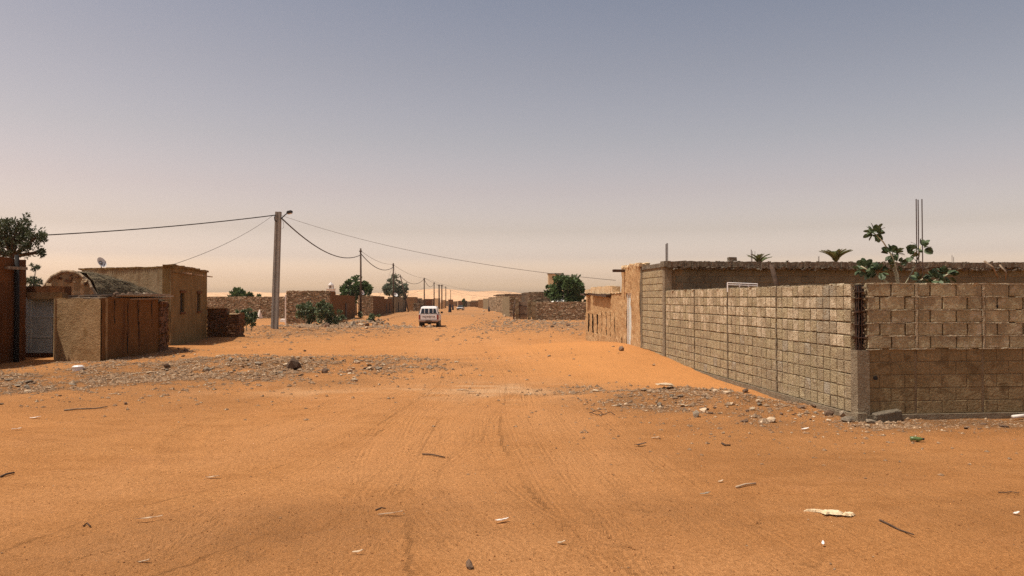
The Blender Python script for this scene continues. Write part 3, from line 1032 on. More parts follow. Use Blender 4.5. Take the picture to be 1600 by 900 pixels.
for s in slits:
    mb = MB(); mb.box((.05, (s[0] + s[1]) / 2, (s[2] + s[3]) / 2), (.03, s[1] - s[0] - .03, s[3] - s[2] - .03))
    w_ = mb.build('window', M['dark_hole'], ah)
    mb = MB()
    for y in (s[0] - .01, s[1] + .01): mb.box((.03, y, (s[2] + s[3]) / 2), (.06, .025, s[3] - s[2] + .04), j=.003)
    mb.build('frame', M['wood_dark'], w_)
mb = MB()
for (y0, y1, h) in ((0, 1.3, .05), (1.3, 5.1, .28), (5.1, AL, .2)):
    n = int((y1 - y0) / .25) + 1
    for i in range(n):
        mb.box((.1, y0 + (i + .5) * (y1 - y0) / n, AZ + h / 2 + .02), (.3, (y1 - y0) / n + .003, h + random.uniform(-.03, .03)), j=.012)
mb.build('parapet', M['parapet'], ah)
mb = MB(); mb.box((-.14, 5.6, AZ + .02), (.36, .8, .07), j=.01); mb.build('beam_end', M['wood_dark'], ah)
mb = MB(); mb.box((-.12, 3.2, AZ - .02), (.2, 3.2, .09), j=.015, tilt=(.03, 0)); mb.build('beam_end', M['wood_dark'], ah)

# rebars and other things standing on or behind the roof
def rebar_bundle(p, n, h, label, spread=.05, r=.008, lean=0.01):
    t = empty('rebar_bundle', p, 0, label, 'steel bars')
    for i in range(n):
        x, y = random.uniform(-spread, spread), random.uniform(-spread, spread)
        l = [random.uniform(-lean, lean), random.uniform(-lean, lean)]
        hh = h * random.uniform(.86, 1)
        MB().tube([(x, y, -.2), (x + l[0] * hh * .5, y + l[1] * hh * .5, hh * .5), (x + l[0] * hh, y + l[1] * hh, hh)], r, 5).build('bar', M['rust'], t)
    return t


rebar_bundle(HB + eX * .1 + eY * .1 + Vector((0, 0, HH + .1)), 3, .56, 'three short pale steel bars rising from the left corner of the block house roof', .05, .010)
rebar_bundle(HB + eX * 3.45 + eY * 2 + Vector((0, 0, HH + .1)), 4, .5, 'cluster of four thin bars behind the roof left of the spiky palm top', .08, .006)
p = at(1436, 430, 14.2)
t = empty('rebar_bundle', onG(p.x, p.y), 0, 'tallest set of dark steel bars rising above the leafy plant behind the wall', 'steel bars')
for (px, top) in ((1431.5, 311), (1434.5, 312), (1440.5, 311), (1441, 360)):
    q_ = at(px, top, 14.2)
    MB().tube([(q_.x - p.x, 0, -.1), (q_.x - p.x + .008, .0, 1.6), (q_.x - p.x, 0, q_.z - t.location.z)], .0095, 6).build('bar', M['rust'], t)
for px, h_ in ((1288, .24), (1512, .27), (1518, .22)):
    rebar_bundle(HB + eX * ((px - 1030) / F * 21.2) + eY * .4 + Vector((0, 0, HH + .08)), 2, h_, {1288: 'short bars poking up beside the spiky palm top behind the roof', 1512: 'taller short bar pair at the right part of the block house roof', 1518: 'shorter bar pair next to another at the right part of the block house roof'}[px], .03, .006)

# white bed frame lying on the low wall
bf = empty('bed_frame', at(1166, 449, 16.1), RZ, 'white metal bed frame standing up behind the low block wall', 'bed frame')
for a, b_ in (((-.42, 0, -.1), (-.42, 0, .11)), ((.25, 0, -.1), (.25, 0, .08)), ((-.42, 0, .10), (.25, 0, .075)), ((-.42, 0, .06), (.25, 0, .035)), ((-.15, 0, -.1), (-.15, 0, .07)), ((.05, 0, -.1), (.05, 0, .06))):
    MB().tube([a, b_], .013, 6).build('rail', M['white'], bf)
mb = MB(); a = at(1215, 452, 19.5); b_ = at(1205, 413, 19.5)
mb.tube([onG(a.x + .2, a.y), a, b_], .06, 7)
tag(mb.build('leaning_post', M['wood_dark'], smooth=True), 'dark wooden post leaning against the block house behind the yard wall', 'post')
# planks poking out from under the slab
mb = MB(); mb.tube([at(1538, 408, 20.8), at(1552, 418, 20.6), at(1560, 436, 20.8)], [.028, .024, .012], 6)
tag(mb.build('hanging_stick', M['wood'], smooth=True), 'pale broken stick hanging from the ragged roof edge', 'stick')
mb = MB(); mb.tube([at(1562, 414, 20.8), at(1572, 425, 20.6), at(1571, 438, 20.7)], [.026, .022, .012], 6)
tag(mb.build('hanging_stick', M['wood'], smooth=True), 'darker stick hanging from the roof edge, right of the pale one', 'stick')


# ------------------------------------------------------------------ vegetation
def leaf_blade(mb, p, d, up, L, w, m=0, round_=False):
    d = d.normalized(); s = d.cross(up)
    if s.length < 1e-3: s = d.cross(Vector((1, 0, 0)))
    s.normalize(); u = s.cross(d)
    if round_:
        prof = ((0, .12), (.25, .85), (.6, 1.0), (.88, .6))
    else:
        prof = ((0, .1), (.35, 1.0), (.7, .65))
    vs = []
    for t, k in prof:
        for sg in (-1, 1):
            vs.append(p + d * (L * t) + s * (sg * w * .5 * k) + u * (w * .14 * k))
    mids = []
    vs.append(p + d * L)
    n_ = len(prof)
    fs = [(2 * i, 2 * i + 1, 2 * i + 3, 2 * i + 2) for i in range(n_ - 1)] + [(2 * n_ - 2, 2 * n_ - 1, 2 * n_)]
    mb.add(vs, fs, m)


def rdir(up=0.2):
    while True:
        v = Vector((random.uniform(-1, 1), random.uniform(-1, 1), random.uniform(-1, 1)))
        if .05 < v.length < 1: break
    v.normalize(); v.z += up
    return v.normalized()


def crown(mb, lobes, count, L, w, up=.2, gap=.35, round_=False, off=0, per=38):
    """leaves gathered in clumps spread through the lobes, with gaps between the clumps"""
    vols = [l[1][0] * l[1][1] * l[1][2] for l in lobes]
    ncl = max(6, count // per)
    for _ in range(ncl):
        c, r = random.choices(lobes, vols)[0]
        v = rdir(0) * (random.random() ** .38)
        p = Vector(c) + Vector((v.x * r[0], v.y * r[1], v.z * r[2]))
        cr_ = min(r) * random.uniform(.16, .34)
        for k in range(int(per * random.uniform(.5, 1.3))):
            q_ = rdir(0) * (random.random() ** .5) * cr_
            q_.z *= .75
            leaf_blade(mb, p + q_, (q_.normalized() + v * .5 + rdir(up) * .8), rdir(.6), L * random.uniform(.55, 1.2), w * random.uniform(.7, 1.2), 0, round_)


def tree(label, base, lobes, count, L, w, mat, trunk_r=.12, gap=.35, round_=False, name='tree', cat='tree', group=None, limbs=7, off=0):
    t = empty(name, base, 0, label, cat, group)
    mb = MB()
    c0 = Vector(lobes[0][0])
    fork = Vector((c0.x * .3, c0.y * .3, max(.15, c0.z - lobes[0][1][2] * .9)))
    mb.tube([(0, 0, -.2), fork * .5, fork], [trunk_r * 1.3, trunk_r, trunk_r * .8], 8)
    for c, r in lobes:
        c = Vector(c)
        for k in range(max(2, limbs // len(lobes))):
            v = rdir(.3); e = c + Vector((v.x * r[0], v.y * r[1], v.z * r[2])) * .75
            mid = fork.lerp(c, .55) + rdir(0) * r[0] * .15
            mb.tube([fork, mid, c.lerp(e, .3), e], [trunk_r * .55, trunk_r * .35, trunk_r * .2, trunk_r * .06], 5)
    mb.build('trunk', M['bark'] if not round_ else M['wood'], t, smooth=True)
    mb = MB(); crown(mb, lobes, count, L, w, gap=gap, round_=round_, off=off)
    o = mb.build('crown', mat, t, recalc=False)
    return t


# big tree at the left edge, behind the wall
b0 = at(18, 400, 26.5)
base = onG(b0.x, b0.y)
hb_ = lambda px, py, Z=26.5: at(px, py, Z) - base
tree('leafy dark green tree showing above the mud wall at the left edge', base,
     [(hb_(20, 375), (1.0, .9, .66)), (hb_(55, 372), (.45, .45, .36)), (hb_(5, 362), (.7, .7, .5)), (hb_(62, 394), (.30, .35, .2)), (hb_(30, 350), (.6, .6, .34)), (hb_(-40, 380), (1.0, 1.0, .9))],
     9500, .12, .045, M['leaf_olive'], .09, gap=.42, limbs=30)
base2 = onG(at(50, 430, 25.5).x, 25.5)
tree('small feathery tree with a slender stem between the mud wall and the humped roof', base2,
     [((.1, 0, 2.35), (.28, .3, .30)), ((-.1, 0, 2.15), (.3, .3, .25)), ((.25, 0, 2.15), (.2, .2, .2)), ((.12, 0, 2.9), (.15, .15, .2))], 1500, .11, .035, M['leaf_olive'], .03, gap=.38, limbs=12)
# trees beyond the houses
def far_tree(label, px, Y, ptop, pbot, halfw_px, mat, n, L, round_=False, gap=.35, lob=None, off=0):
    k = Y / F
    x = (px - 800) * k
    base = onG(x, Y)
    zc = at(px, (ptop + pbot) / 2, Y).z - base.z
    rz = (pbot - ptop) / 2 * k; rx = halfw_px * k
    lobes = lob or [((0, 0, zc), (rx * .7, rx * .7, rz)), ((-rx * .5, 0, zc - rz * .25), (rx * .5, rx * .5, rz * .65)), ((rx * .5, 0, zc - rz * .2), (rx * .5, rx * .5, rz * .7)), ((-rx * .1, .2, zc + rz * .35), (rx * .4, rx * .4, rz * .6))]
    return tree(label, base, lobes, n, L, L * .55, mat, .16, gap=gap, round_=round_, off=off)


far_tree('round dark green tree behind the wall between two electricity poles', 556, 112, 433, 470, 27, M['leaf_dark'], 2300, .5, True, .36, off=1)
far_tree('pale grey green feathery tree beside the thin leaning pole', 617, 175, 430, 470, 19, M['leaf_grey'], 2400, .62, False, .3, off=2)
far_tree('smaller dull green tree right of the leaning pole', 634, 178, 444, 470, 7, M['leaf_grey'], 700, .5, False, .3, off=4)
far_tree('low flat dark green tree above the long stone wall', 376, 118, 451, 475, 22, M['leaf_dark'], 1700, .5, False, .3, off=5)
far_tree('dark green round leaved tree beyond the white tent', 886, 92, 426, 478, 31, M['leaf_dark'], 4600, .38, True, .38, off=6)
far_tree('low leafy branch of trees left of the white tower', 857, 94, 446, 470, 8, M['leaf_dark'], 420, .36, True, .38, off=7)
for i, (px, Y, w_, lb) in enumerate(((405, 190, 5, 'tiny distant tree above the stone wall near the mud house'), (725, 330, 3, 'tiny tree far up the street behind the parked car'), (900, 96, 16, 'right part dark tree beside the orange mud house'))):
    far_tree(lb, px, Y, (461, 467, 436)[i], 478, w_, M['leaf_dark'], (160, 160, 1500)[i], (.7, .8, .38)[i], False, off=8 + i)


def palm(label, px, Y, ptop, n, L):
    p = at(px, ptop, Y)
    base = onG(p.x, Y)
    h = p.z - base.z - L * .65
    t = empty('palm_tree', base, 0, label, 'palm')
    MB().tube([(0, 0, -.2), (.03, 0, h * .5), (0, 0, h)], [.16, .13, .11], 9).build('trunk', M['bark'], t, smooth=True)
    for i in range(n):
        a = 2 * math.pi * i / n + random.uniform(-.2, .2); lift = random.uniform(1.0, 1.55)
        mb = MB(); d = Vector((math.cos(a), math.sin(a), 0))
        pts = []
        for s in range(7):
            u_ = s / 6
            pts.append(Vector((0, 0, h)) + d * (L * u_ * math.cos(lift * (1 - .4 * u_))) + Vector((0, 0, L * (math.sin(lift) * u_ - .35 * u_ * u_))))
        mb.tube(pts, [.016, .014, .012, .01, .008, .006, .003], 4)
        for s in range(1, 24):
            u_ = s / 24; k_ = min(int(u_ * 6), 5); q_ = pts[k_].lerp(pts[k_ + 1], u_ * 6 - k_)
            tang = (pts[k_ + 1] - pts[k_]).normalized(); sd = tang.cross(Vector((0, 0, 1))).normalized()
            for sg in (-1, 1):
                leaf_blade(mb, q_, tang * .8 + sd * sg * .8 + Vector((0, 0, .25)), Vector((0, 0, 1)), L * .30 * (1 - .5 * u_), .05)
        mb.build('frond', M['leaf_dry'], t, recalc=False)
    return t


palm('spiky date palm top rising behind the block house roof', 1306, 40, 391, 17, 1.1)
palm('drooping grey green palm top behind the block house roof, left of the bars', 1186, 44, 398, 9, 1.0)

# calotropis growing behind the wall, each big round leaf its own part
leaf_me = []
for i in range(4):
    mb = MB(); leaf_blade(mb, Vector((0, 0, 0)), Vector((0, 1, random.uniform(-.1, .2))), Vector((0, 0, 1)), 1.0, .8, 0, True)
    o = mb.build('leaf', M['leaf_apple'], recalc=False); leaf_me.append(o.data); bpy.data.objects.remove(o)


def place_leaf(par, p, d, s, roll):
    q_ = d.to_track_quat('Y', 'Z') @ Matrix.Rotation(roll, 3, 'Y').to_quaternion()
    o = link_mesh('leaf', random.choice(leaf_me), par, p)
    o.rotation_mode = 'QUATERNION'; o.rotation_quaternion = q_
    o.scale = (s, s, s)


PZ = 12.6
plant = empty('apple_of_sodom_plant', onG(at(1405, 450, PZ).x, PZ), 0, 'leafy shrub with round grey green leaves and a pale bent stem behind the block wall', 'plant')
po = Vector(plant.location)
stems = [[(1405, 455), (1403, 430), (1395, 402), (1380, 378), (1368, 366)],
         [(1405, 455), (1398, 425), (1391, 405), (1396, 392)],
         [(1405, 460), (1385, 440), (1362, 425), (1345, 416)],
         [(1405, 460), (1425, 425), (1436, 400), (1438, 384)],
         [(1410, 462), (1440, 445), (1465, 437), (1490, 424)],
         [(1408, 462), (1425, 446), (1442, 436)]]
for si, st in enumerate(stems):
    pts = [at(px, py, PZ + si * .08) - po for px, py in st]
    MB().tube([Vector((0, 0, -.1))] + pts, [.02] + [.017 - .002 * i for i in range(len(pts))], 6).build('stem', M['stem_pale'], plant, smooth=True)
clusters = [(1366, 364, 26, 9), (1394, 397, 24, 11), (1350, 420, 24, 11), (1438, 388, 16, 11), (1478, 430, 20, 11), (1462, 437, 16, 9), (1438, 437, 12, 8), (1402, 412, 12, 9), (1374, 424, 18, 10), (1420, 400, 8, 7)]
for cx, cy, n_, sp in clusters:
    c = at(cx, cy, PZ + random.uniform(-.1, .3)) - po
    for i in range(int(n_ * 1.25)):
        v = rdir(.25)
        place_leaf(plant, c + Vector((v.x, v.y, v.z * .8)) * sp / F * PZ * .6, v, random.uniform(.09, .16), random.uniform(-1, 1))


def shrub(label, parts, n, L, mat, base_px, Y, group=None, bare=0):
    base = onG(at(base_px, 450, Y).x, Y)
    t = empty('shrub', base, 0, label, 'shrub', group)
    mbs = MB(); mb = MB()
    lobes = []
    for (px, py, rx, rz) in parts:
        c = at(px, py, Y) - base; k = Y / F
        lobes.append(((c.x, random.uniform(-.4, .4), c.z), (rx * k, rx * k, rz * k)))
        for i in range(4):
            e = Vector(lobes[-1][0]) + rdir(.5) * rx * k * .7
            mbs.tube([(c.x * .6, 0, -.1), (c.x * .85, 0, c.z * .4), e], [.035, .028, .012], 5)
    crown(mb, lobes, n, L, L * .7, up=.4, gap=.33, round_=True)
    mbs.build('stem', M['stem_pale'], t, smooth=True)
    mb.build('foliage', mat, t, recalc=False)
    return t


shrub('leafy green shrub in front of the stone house, left of two', [(478, 490, 14, 18), (468, 484, 8, 12), (488, 492, 8, 14)], 1500, .22, M['leaf_bush'], 478, 65)
shrub('leafy green shrub in front of the stone house, the larger right one of two', [(508, 490, 14, 18), (522, 496, 12, 12), (500, 482, 6, 10), (533, 497, 6, 8)], 1700, .22, M['leaf_bush'], 510, 64.5)
shrub('small shrub on the rubble with pale stems nearest the white truck', [(580, 500, 8, 8), (592, 502, 6, 8)], 480, .2, M['leaf_bush'], 585, 66)
shrub('dense green shrub beside the reddish stone wall', [(385, 496, 12, 13), (396, 499, 7, 11), (375, 492, 6, 8)], 1500, .16, M['leaf_bush'], 386, 44)
shrub('small dark shrub at the foot of the second stone house', [(567, 491, 6, 7)], 260, .2, M['leaf_bush'], 567, 88)


# ------------------------------------------------------------------ left side, near buildings
def stone_face(mb, o, d, n, L, H, s=.28, h=.15, depth=.07, zb=-.3, topjit=.08, core=None):
    """irregular stones laid in rough courses; o origin, d direction along, n outward normal"""
    o, d, n = Vector(o), Vector(d).normalized(), Vector(n).normalized()
    z = zb
    while z < H:
        hh = h * random.uniform(.7, 1.3)
        x = -random.uniform(0, s)
        while x < L:
            w_ = s * random.uniform(.5, 1.6)
            x0, x1 = max(0, x), min(L, x + w_)
            h1 = hh if z + hh <= H else max(.04, H - z + .05)
            if x1 - x0 > .05:
                c = o + d * ((x0 + x1) / 2) + n * random.uniform(-.03, .04) + Vector((0, 0, z + h1 / 2))
                rz = math.atan2(d.y, d.x)
                mb.box(c, ((x1 - x0) * .93, depth * 2, h1 * .9), rz + random.uniform(-.06, .06), j=min(.035, s * .12), m=random.choice([0, 0, 1, 0, 2]), tilt=(random.uniform(-.06, .06), random.uniform(-.08, .08)))
            x += w_
        z += hh


STM = [M['stone'], M['stone'], M['mud_tan']]
STR = [M['stone_red'], M['mud_brown'], M['stone_red']]

def slabwall(mb, p, q, h, th=.28, z0=-.4, n=None, jit=.012, htj=.03):
    p, q = Vector(p), Vector(q); d = (q - p); ln = d.length; d.normalize()
    nn = n or max(1, int(ln / .3)); rz = math.atan2(d.y, d.x); side = Vector((-d.y, d.x, 0))
    for i in range(nn):
        c = p + d * (ln * (i + .5) / nn) + side * th / 2
        hh = h + random.uniform(-htj, htj)
        mb.box((c.x, c.y, (z0 + hh) / 2), (ln / nn + .003, th, hh - z0), rz, j=jit)


def lump_face(mb, p, q, z0, z1, amp=.012, step=.1, out=.01):
    """lumpy plaster sheet a little proud of a wall between p and q; normal to the right of p->q"""
    p, q = Vector(p), Vector(q); d = q - p; ln = d.length; d.normalize(); n_ = Vector((d.y, -d.x, 0))
    nx_, nz_ = max(2, int(ln / step)), max(2, int((z1 - z0) / step))
    b0 = len(mb.v)
    for i in range(nx_ + 1):
        for j in range(nz_ + 1):
            u_, zz_ = ln * i / nx_, z0 + (z1 - z0) * j / nz_
            if j == nz_: zz_ += float(vnoise(p.x * 3 + u_, 1, .25, off=95)) * .07
            am = out + amp * (2 * float(vnoise(u_ + p.x * 3, zz_, .45, off=91)) + float(vnoise(u_, zz_, .16, off=92)))
            if 0 < i < nx_ or True:
                v_ = p + d * u_ + n_ * am
                mb.v.append((v_.x, v_.y, zz_))
    for i in range(nx_):
        for j in range(nz_):
            mb.f.append((b0 + i * (nz_ + 1) + j, b0 + (i + 1) * (nz_ + 1) + j, b0 + (i + 1) * (nz_ + 1) + j + 1, b0 + i * (nz_ + 1) + j + 1)); mb.mi.append(0)



# far left wall
lw = empty('mud_wall', (-14.4, 21.9, 0), 0, 'high dark reddish mud wall at the left edge with a black post against it', 'wall')
mb = MB()
for i in range(22):
    y1 = -6.5 + i * 6.5 / 22; y2 = -6.5 + (i + 1) * 6.5 / 22
    top = 3.02 - (.05 if i >= 20 else 0)
    mb.box((-.2 + random.uniform(-.008, .008), (y1 + y2) / 2, top / 2 - .2), (.4, y2 - y1 + .004, top + .4), j=.006)
lump_face(mb, (0, -6.5, 0), (0, 0, 0), -.3, 2.98, .022, .12, .012)
mb.box((-3.2, -.17, 1.3), (5.6, .34, 3.0), j=.01)
mb.box((-1.33, .9, 1.3), (.3, 1.8, 3.2), j=.01)
mb.build('wall', M['mud_dark'], lw)
mb = MB(); mb.box((-.02, -.55, 2.72), (.34, .8, .08), j=.012, tilt=(.0, .03)); mb.build('ledge', M['wood'], lw)
mb = MB(); mb.tube([(-14.30, 21.36, -.1), (-14.29, 21.36, 1.5), (-14.31, 21.36, 3.1)], [.075, .065, .06], 9)  # plain black tube for a dark upright stripe at this wall
tag(mb.build('wooden_post', M['black'], smooth=True), 'upright black post standing against the red mud wall', 'post')

# shack with the metal door
X0 = at(60, 450, 23.4).x
sh = empty('mud_shack', (at(158, 450, 21.3).x, 21.3, 0), 0, 'low tan and brown mud shack with a grey metal door and stones along its roof', 'shed')
so = Vector(sh.location)
L_ = lambda px, py, Z: at(px, py, Z) - so
SH = 1.83
pf = L_(158, 450, 21.3)


fl = L_(88, 450, 21.9); fl.z = 0
fr = Vector((0, 0, 0))
bk = L_(247, 450, 25.2); bk.z = 0
mb = MB()
slabwall(mb, fl + Vector((0, .03, 0)), fr + Vector((-.08, .03, 0)), SH, .3, htj=.01, jit=.003)
lump_face(mb, fl, fr, -.25, SH, .004, .09, .012)
slabwall(mb, L_(87, 450, 23.6) * 1.0, fl + Vector((0, .03, 0)), SH, .3, z0=-.4)
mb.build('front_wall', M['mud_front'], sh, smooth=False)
mb = MB()
slabwall(mb, fr.lerp(bk, .09) + Vector((-.02, 0, 0)), bk + Vector((-.02, 0, 0)), SH + .02, .3, htj=.012, jit=.003)
lump_face(mb, fr + Vector((0, .02, 0)), bk, -.25, SH + .03, .016, .1, .012)
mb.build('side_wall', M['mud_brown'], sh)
for k_, (u0, zz, rr) in enumerate(((.42, 1.35, .05), (.42, .75, .05), (.62, .62, .055), (.62, 1.05, .035))):
    c = fr.lerp(bk, u0); MB().box((c.x + .012, c.y, zz), (.04, rr * 1.6, rr * 1.8), j=.012).build('plaster_patch', M['mud_dark'], sh)
for (u0, z0, z1) in ((.42, .15, 1.82), (.62, .3, 1.8), (.86, .9, 1.8), (.2, 1.1, 1.8)):
    P_ = []
    for k in range(9):
        zz_ = z0 + (z1 - z0) * k / 8; c = fr.lerp(bk, u0 + random.uniform(-.008, .008) - (.02 * k / 8 if u0 == .62 else 0))
        P_.append((c.x + .016, c.y, zz_))
    MB().tube(P_, [random.uniform(.008, .022) for _ in P_], 5).build('crack', M['black'], sh)
# stone end piece
mb = MB()
e0 = bk + Vector((.02, .05, 0)); e1 = L_(261, 450, 27.4); e1.z = 0
slabwall(mb, e0, e1, 1.70, .3)
mb.build('end_wall', M['mud_brown'], sh)
mb = MB(); stone_face(mb, e0, e1 - e0, Vector((1, 0, 0)), (e1 - e0).length, 1.68, .2, .12, .05)
tag(mb.build('stones', STR, sh), kind='stuff')
# door wall: recessed
dl, dr_ = L_(38, 450, 23.5), L_(88, 450, 23.5); dl.z = dr_.z = 0
mb = MB()
dw = (dr_ - dl).length
mb.box(((dl.x + dr_.x) / 2 - .05, dl.y + .27, 2.02), (dw + .5, .3, .42), j=.012)
mb.box((dr_.x + .13, dl.y + .2, .9), (.22, .36, 2.6), j=.012)
mb.box((dl.x - .12, dl.y + .2, .9), (.2, .36, 2.6), j=.012)
mb.build('door_wall', M['mud_dark'], sh)
mb = MB(); mb.box((dl.x + .75, dl.y - .02, 1.93), (1.1, .3, .2), j=.02); mb.build('lintel', M['mud'], sh)
MB().box(((dl.x + dr_.x) / 2, dl.y + .02, .0), (dw + .1, .34, .22), j=.01).build('door_foot_shade', M['mud_dark'], sh)  # added dark strip stands in for the shadow at the door foot
dx0 = dl.x + .02; dwid = dw - .06
mb = MB(); mb.box((dx0 + dwid / 2, dl.y + .13, .98), (dwid - .08, .03, 1.74))
door = mb.build('door', M['door_blue'], sh)
for (z, h_) in ((.35, .42), (.95, .62), (1.52, .48)):
    MB().box((dx0 + dwid / 2 - .02, dl.y + .108, z), (dwid - .30, .02, h_), j=.002).build('panel', M['door_blue'], door)
for nm, c, s in (('frame', (dx0 + .02, dl.y + .10, .95), (.07, .08, 1.86)), ('frame', (dx0 + dwid - .03, dl.y + .10, .95), (.07, .08, 1.86)), ('frame', (dx0 + dwid / 2, dl.y + .10, 1.86), (dwid - .12, .08, .07)),
                 ('frame', (dx0 + .13, dl.y + .10, .95), (.05, .05, 1.7)), ('frame', (dx0 + dwid - .14, dl.y + .10, .95), (.05, .05, 1.7)),
                 ('rail', (dx0 + dwid / 2, dl.y + .10, .62), (dwid - .22, .04, .05)), ('rail', (dx0 + dwid / 2, dl.y + .10, 1.26), (dwid - .22, .04, .05)), ('rail', (dx0 + dwid / 2, dl.y + .10, .14), (dwid - .22, .04, .06))):
    MB().box(c, s).build(nm, M['door_frame'], door)
MB().tube([(dx0 + dwid - .16, dl.y + .02, 1.2), (dx0 + dwid - .06, dl.y - .02, 1.24), (dx0 + dwid - .03, dl.y + .05, 1.34)], .018, 6).build('handle', M['door_frame'], door)
# roof of poles and sheet, with stones holding it down
mb = MB(); mb.box((-.78, 2.75, SH + .02), (1.4, 3.7, .05), tilt=(.01, .03)); mb.build('roof', M['wood'], sh)
for i in range(9):
    x = -1.45 + i * .19
    a = Vector((x + random.uniform(-.05, .05), .75 + random.uniform(0, .3), SH + .06 + random.uniform(0, .05)))
    b_ = a + Vector((random.uniform(-.1, .25), random.uniform(2.9, 3.4), random.uniform(-.02, .06)))
    MB().tube([a, a.lerp(b_, .5) + Vector((0, 0, random.uniform(-.02, .03))), b_], random.uniform(.022, .036), 6).build('roof_pole', M['wood'] if i % 3 else M['wood_dark'], sh)
mb = MB(); mb.box((-.45, 2.9, SH + .085), (.9, 3.3, .02), tilt=(.0, -.02), j=.01); mb.build('roof_sheet', M['silver'], sh)

rocks = {}


def rock_mesh(kind, flat=.5, mat=None):
    bm = bmesh.new()
    bmesh.ops.create_icosphere(bm, subdivisions=1, radius=.5)
    nrm = [(rdir(0), random.uniform(.25, .42)) for _ in range(5)]
    for v in bm.verts:
        v.co += rdir(0) * .09
        for n_, d in nrm:
            k = v.co.dot(n_)
            if k > d: v.co -= n_ * (k - d)
        v.co.z *= flat
    me = bpy.data.meshes.new('stone'); bm.to_mesh(me); bm.free(); me.materials.append(mat)
    return me


for nm in ('rock_a', 'rock_b', 'rock_c'):
    rocks[nm] = [rock_mesh(nm, f, M[nm]) for f in (.8, .6, .5, .35, .22, .3)]


def stone(p, s, mat='rock_a', label=None, group=None, sink=.2, name='stone', parent=None, variant=None):
    me = random.choice(rocks[mat]) if variant is None else rocks[mat][variant]
    o = link_mesh(name, me, parent, Vector(p) + Vector((0, 0, s * .2 * (1 - sink))), (random.uniform(-.25, .25), random.uniform(-.25, .25), random.uniform(0, 6.28)), (s, s * random.uniform(.6, .95), s * random.uniform(.8, 1.2)))
    if parent is None: tag(o, label, 'stone', group)
    return o


for i in range(15):
    u_ = i / 14
    p = so + fr.lerp(bk, .25 + .75 * u_) + Vector((-.05 + random.uniform(-.1, .05), 0, SH + .10))
    stone(p, random.uniform(.14, .28), random.choice(['rock_a', 'rock_b', 'rock_a']), ['first', 'second', 'third', 'fourth', 'fifth', 'sixth', 'seventh', 'eighth', 'ninth', 'tenth', 'eleventh', 'twelfth', 'thirteenth', 'fourteenth', 'last'][i] + ' stone from the near end weighing down the shack roof edge', 'stones on the shack roof', variant=random.choice([0, 1]))

# humped hut behind the shack: mud arch end and thatch
hc = at(150, 460, 27.0); hut = empty('humped_hut', (hc.x, 27.0, 0), 0, 'humped mud and thatch hut roof bulging above the shack', 'hut')
rw, zt = 1.65, at(120, 424, 26).z
mbm, mbt = MB(), MB()
nseg, nl = 18, 14
# the hump: a vault running right-back from the arched mud end
A0 = at(122, 460, 25.8) - Vector(hut.location); A0.z = 0
B0 = at(232, 460, 27.6) - Vector(hut.location); B0.z = 0
ax = (B0 - A0).normalized(); sx_ = Vector((ax.y, -ax.x, 0))
sx_ = Vector((1, .15, 0)).normalized()
vs, fs = [], []
for j in range(nl + 1):
    u_ = j / nl
    c = A0.lerp(B0, u_)
    hz = (zt - .9) * (1 - .42 * u_ ** 1.6)
    r = 1.08 * (1 - .35 * u_)
    for i in range(nseg + 1):
        an = math.pi * i / nseg
        nz_ = random.uniform(-.03, .03)
        vs.append((c.x + -math.cos(an) * r * sx_.x + (0), c.y + .4 * math.cos(an) * 0 + u_ * .6 + nz_ - abs(math.cos(an)) * .5, .9 + hz * math.sin(an) ** .8 + nz_))
for j in range(nl):
    for i in range(nseg):
        fs.append((j * (nseg + 1) + i, j * (nseg + 1) + i + 1, (j + 1) * (nseg + 1) + i + 1, (j + 1) * (nseg + 1) + i))
mbt.add(vs, fs); 
# straw laid over the hump
for k in range(1500):
    j = random.randrange(nl); i = random.randrange(2, nseg - 1)
    p = Vector(vs[j * (nseg + 1) + i]).lerp(Vector(vs[(j + 1) * (nseg + 1) + i + 1]), random.random())
    d = (Vector(vs[(j + 1) * (nseg + 1) + i]) - Vector(vs[j * (nseg + 1) + i])).normalized()
    d = (d + Vector((random.uniform(-.4, .4), random.uniform(-.3, .3), random.uniform(-.15, .2)))).normalized()
    s = Vector((0, -.3, 1)).cross(d).normalized() * .008
    L1 = random.uniform(.2, .5); q_ = p + Vector((0, -.03, .03))
    mbt.add([q_ - s, q_ + s, q_ + d * L1 + s * .4, q_ + d * L1 - s * .4], [(0, 1, 2, 3)])
tag(mbt.build('thatch', M['thatch'], hut, recalc=False), kind='stuff')
vs = [(A0.x - math.cos(math.pi * i / nseg) * 1.08, A0.y - .56 + .03 * math.sin(i * 3) , .9 + (zt - .92) * math.sin(math.pi * i / nseg) ** .8) for i in range(nseg + 1)]
mbm.add(vs + [(v[0], v[1], .5) for v in vs], [(i, i + 1, nseg + 2 + i, nseg + 1 + i) for i in range(nseg)])
mbm.build('mud_end', M['mud_orange'], hut)
mbm = MB()
mbm.tube([Vector(v) + Vector((0, -.04, 0)) for v in vs[2:]], [.05 + random.uniform(-.012, .012) for _ in vs[2:]], 6)
mbm.build('rim', M['stone'], hut)
for i in range(26):
    a = random.randrange(3, nseg - 2); v = Vector(vs[a]) * 1.0
    MB().box((v.x + random.uniform(-.2, .2), v.y - .05, v.z - random.uniform(.1, .35)), (random.uniform(.06, .2), .05, random.uniform(.04, .1)), j=.02, tilt=(0, random.uniform(-.4, .4))).build('stone', random.choice([M['stone_red'], M['mud_dark'], M['parapet']]), hut)
mb = MB(); mb.box((0, 1.0, .45), (3.4, 1.8, 1.3), j=.03); mb.build('base_wall', M['mud_brown'], hut)

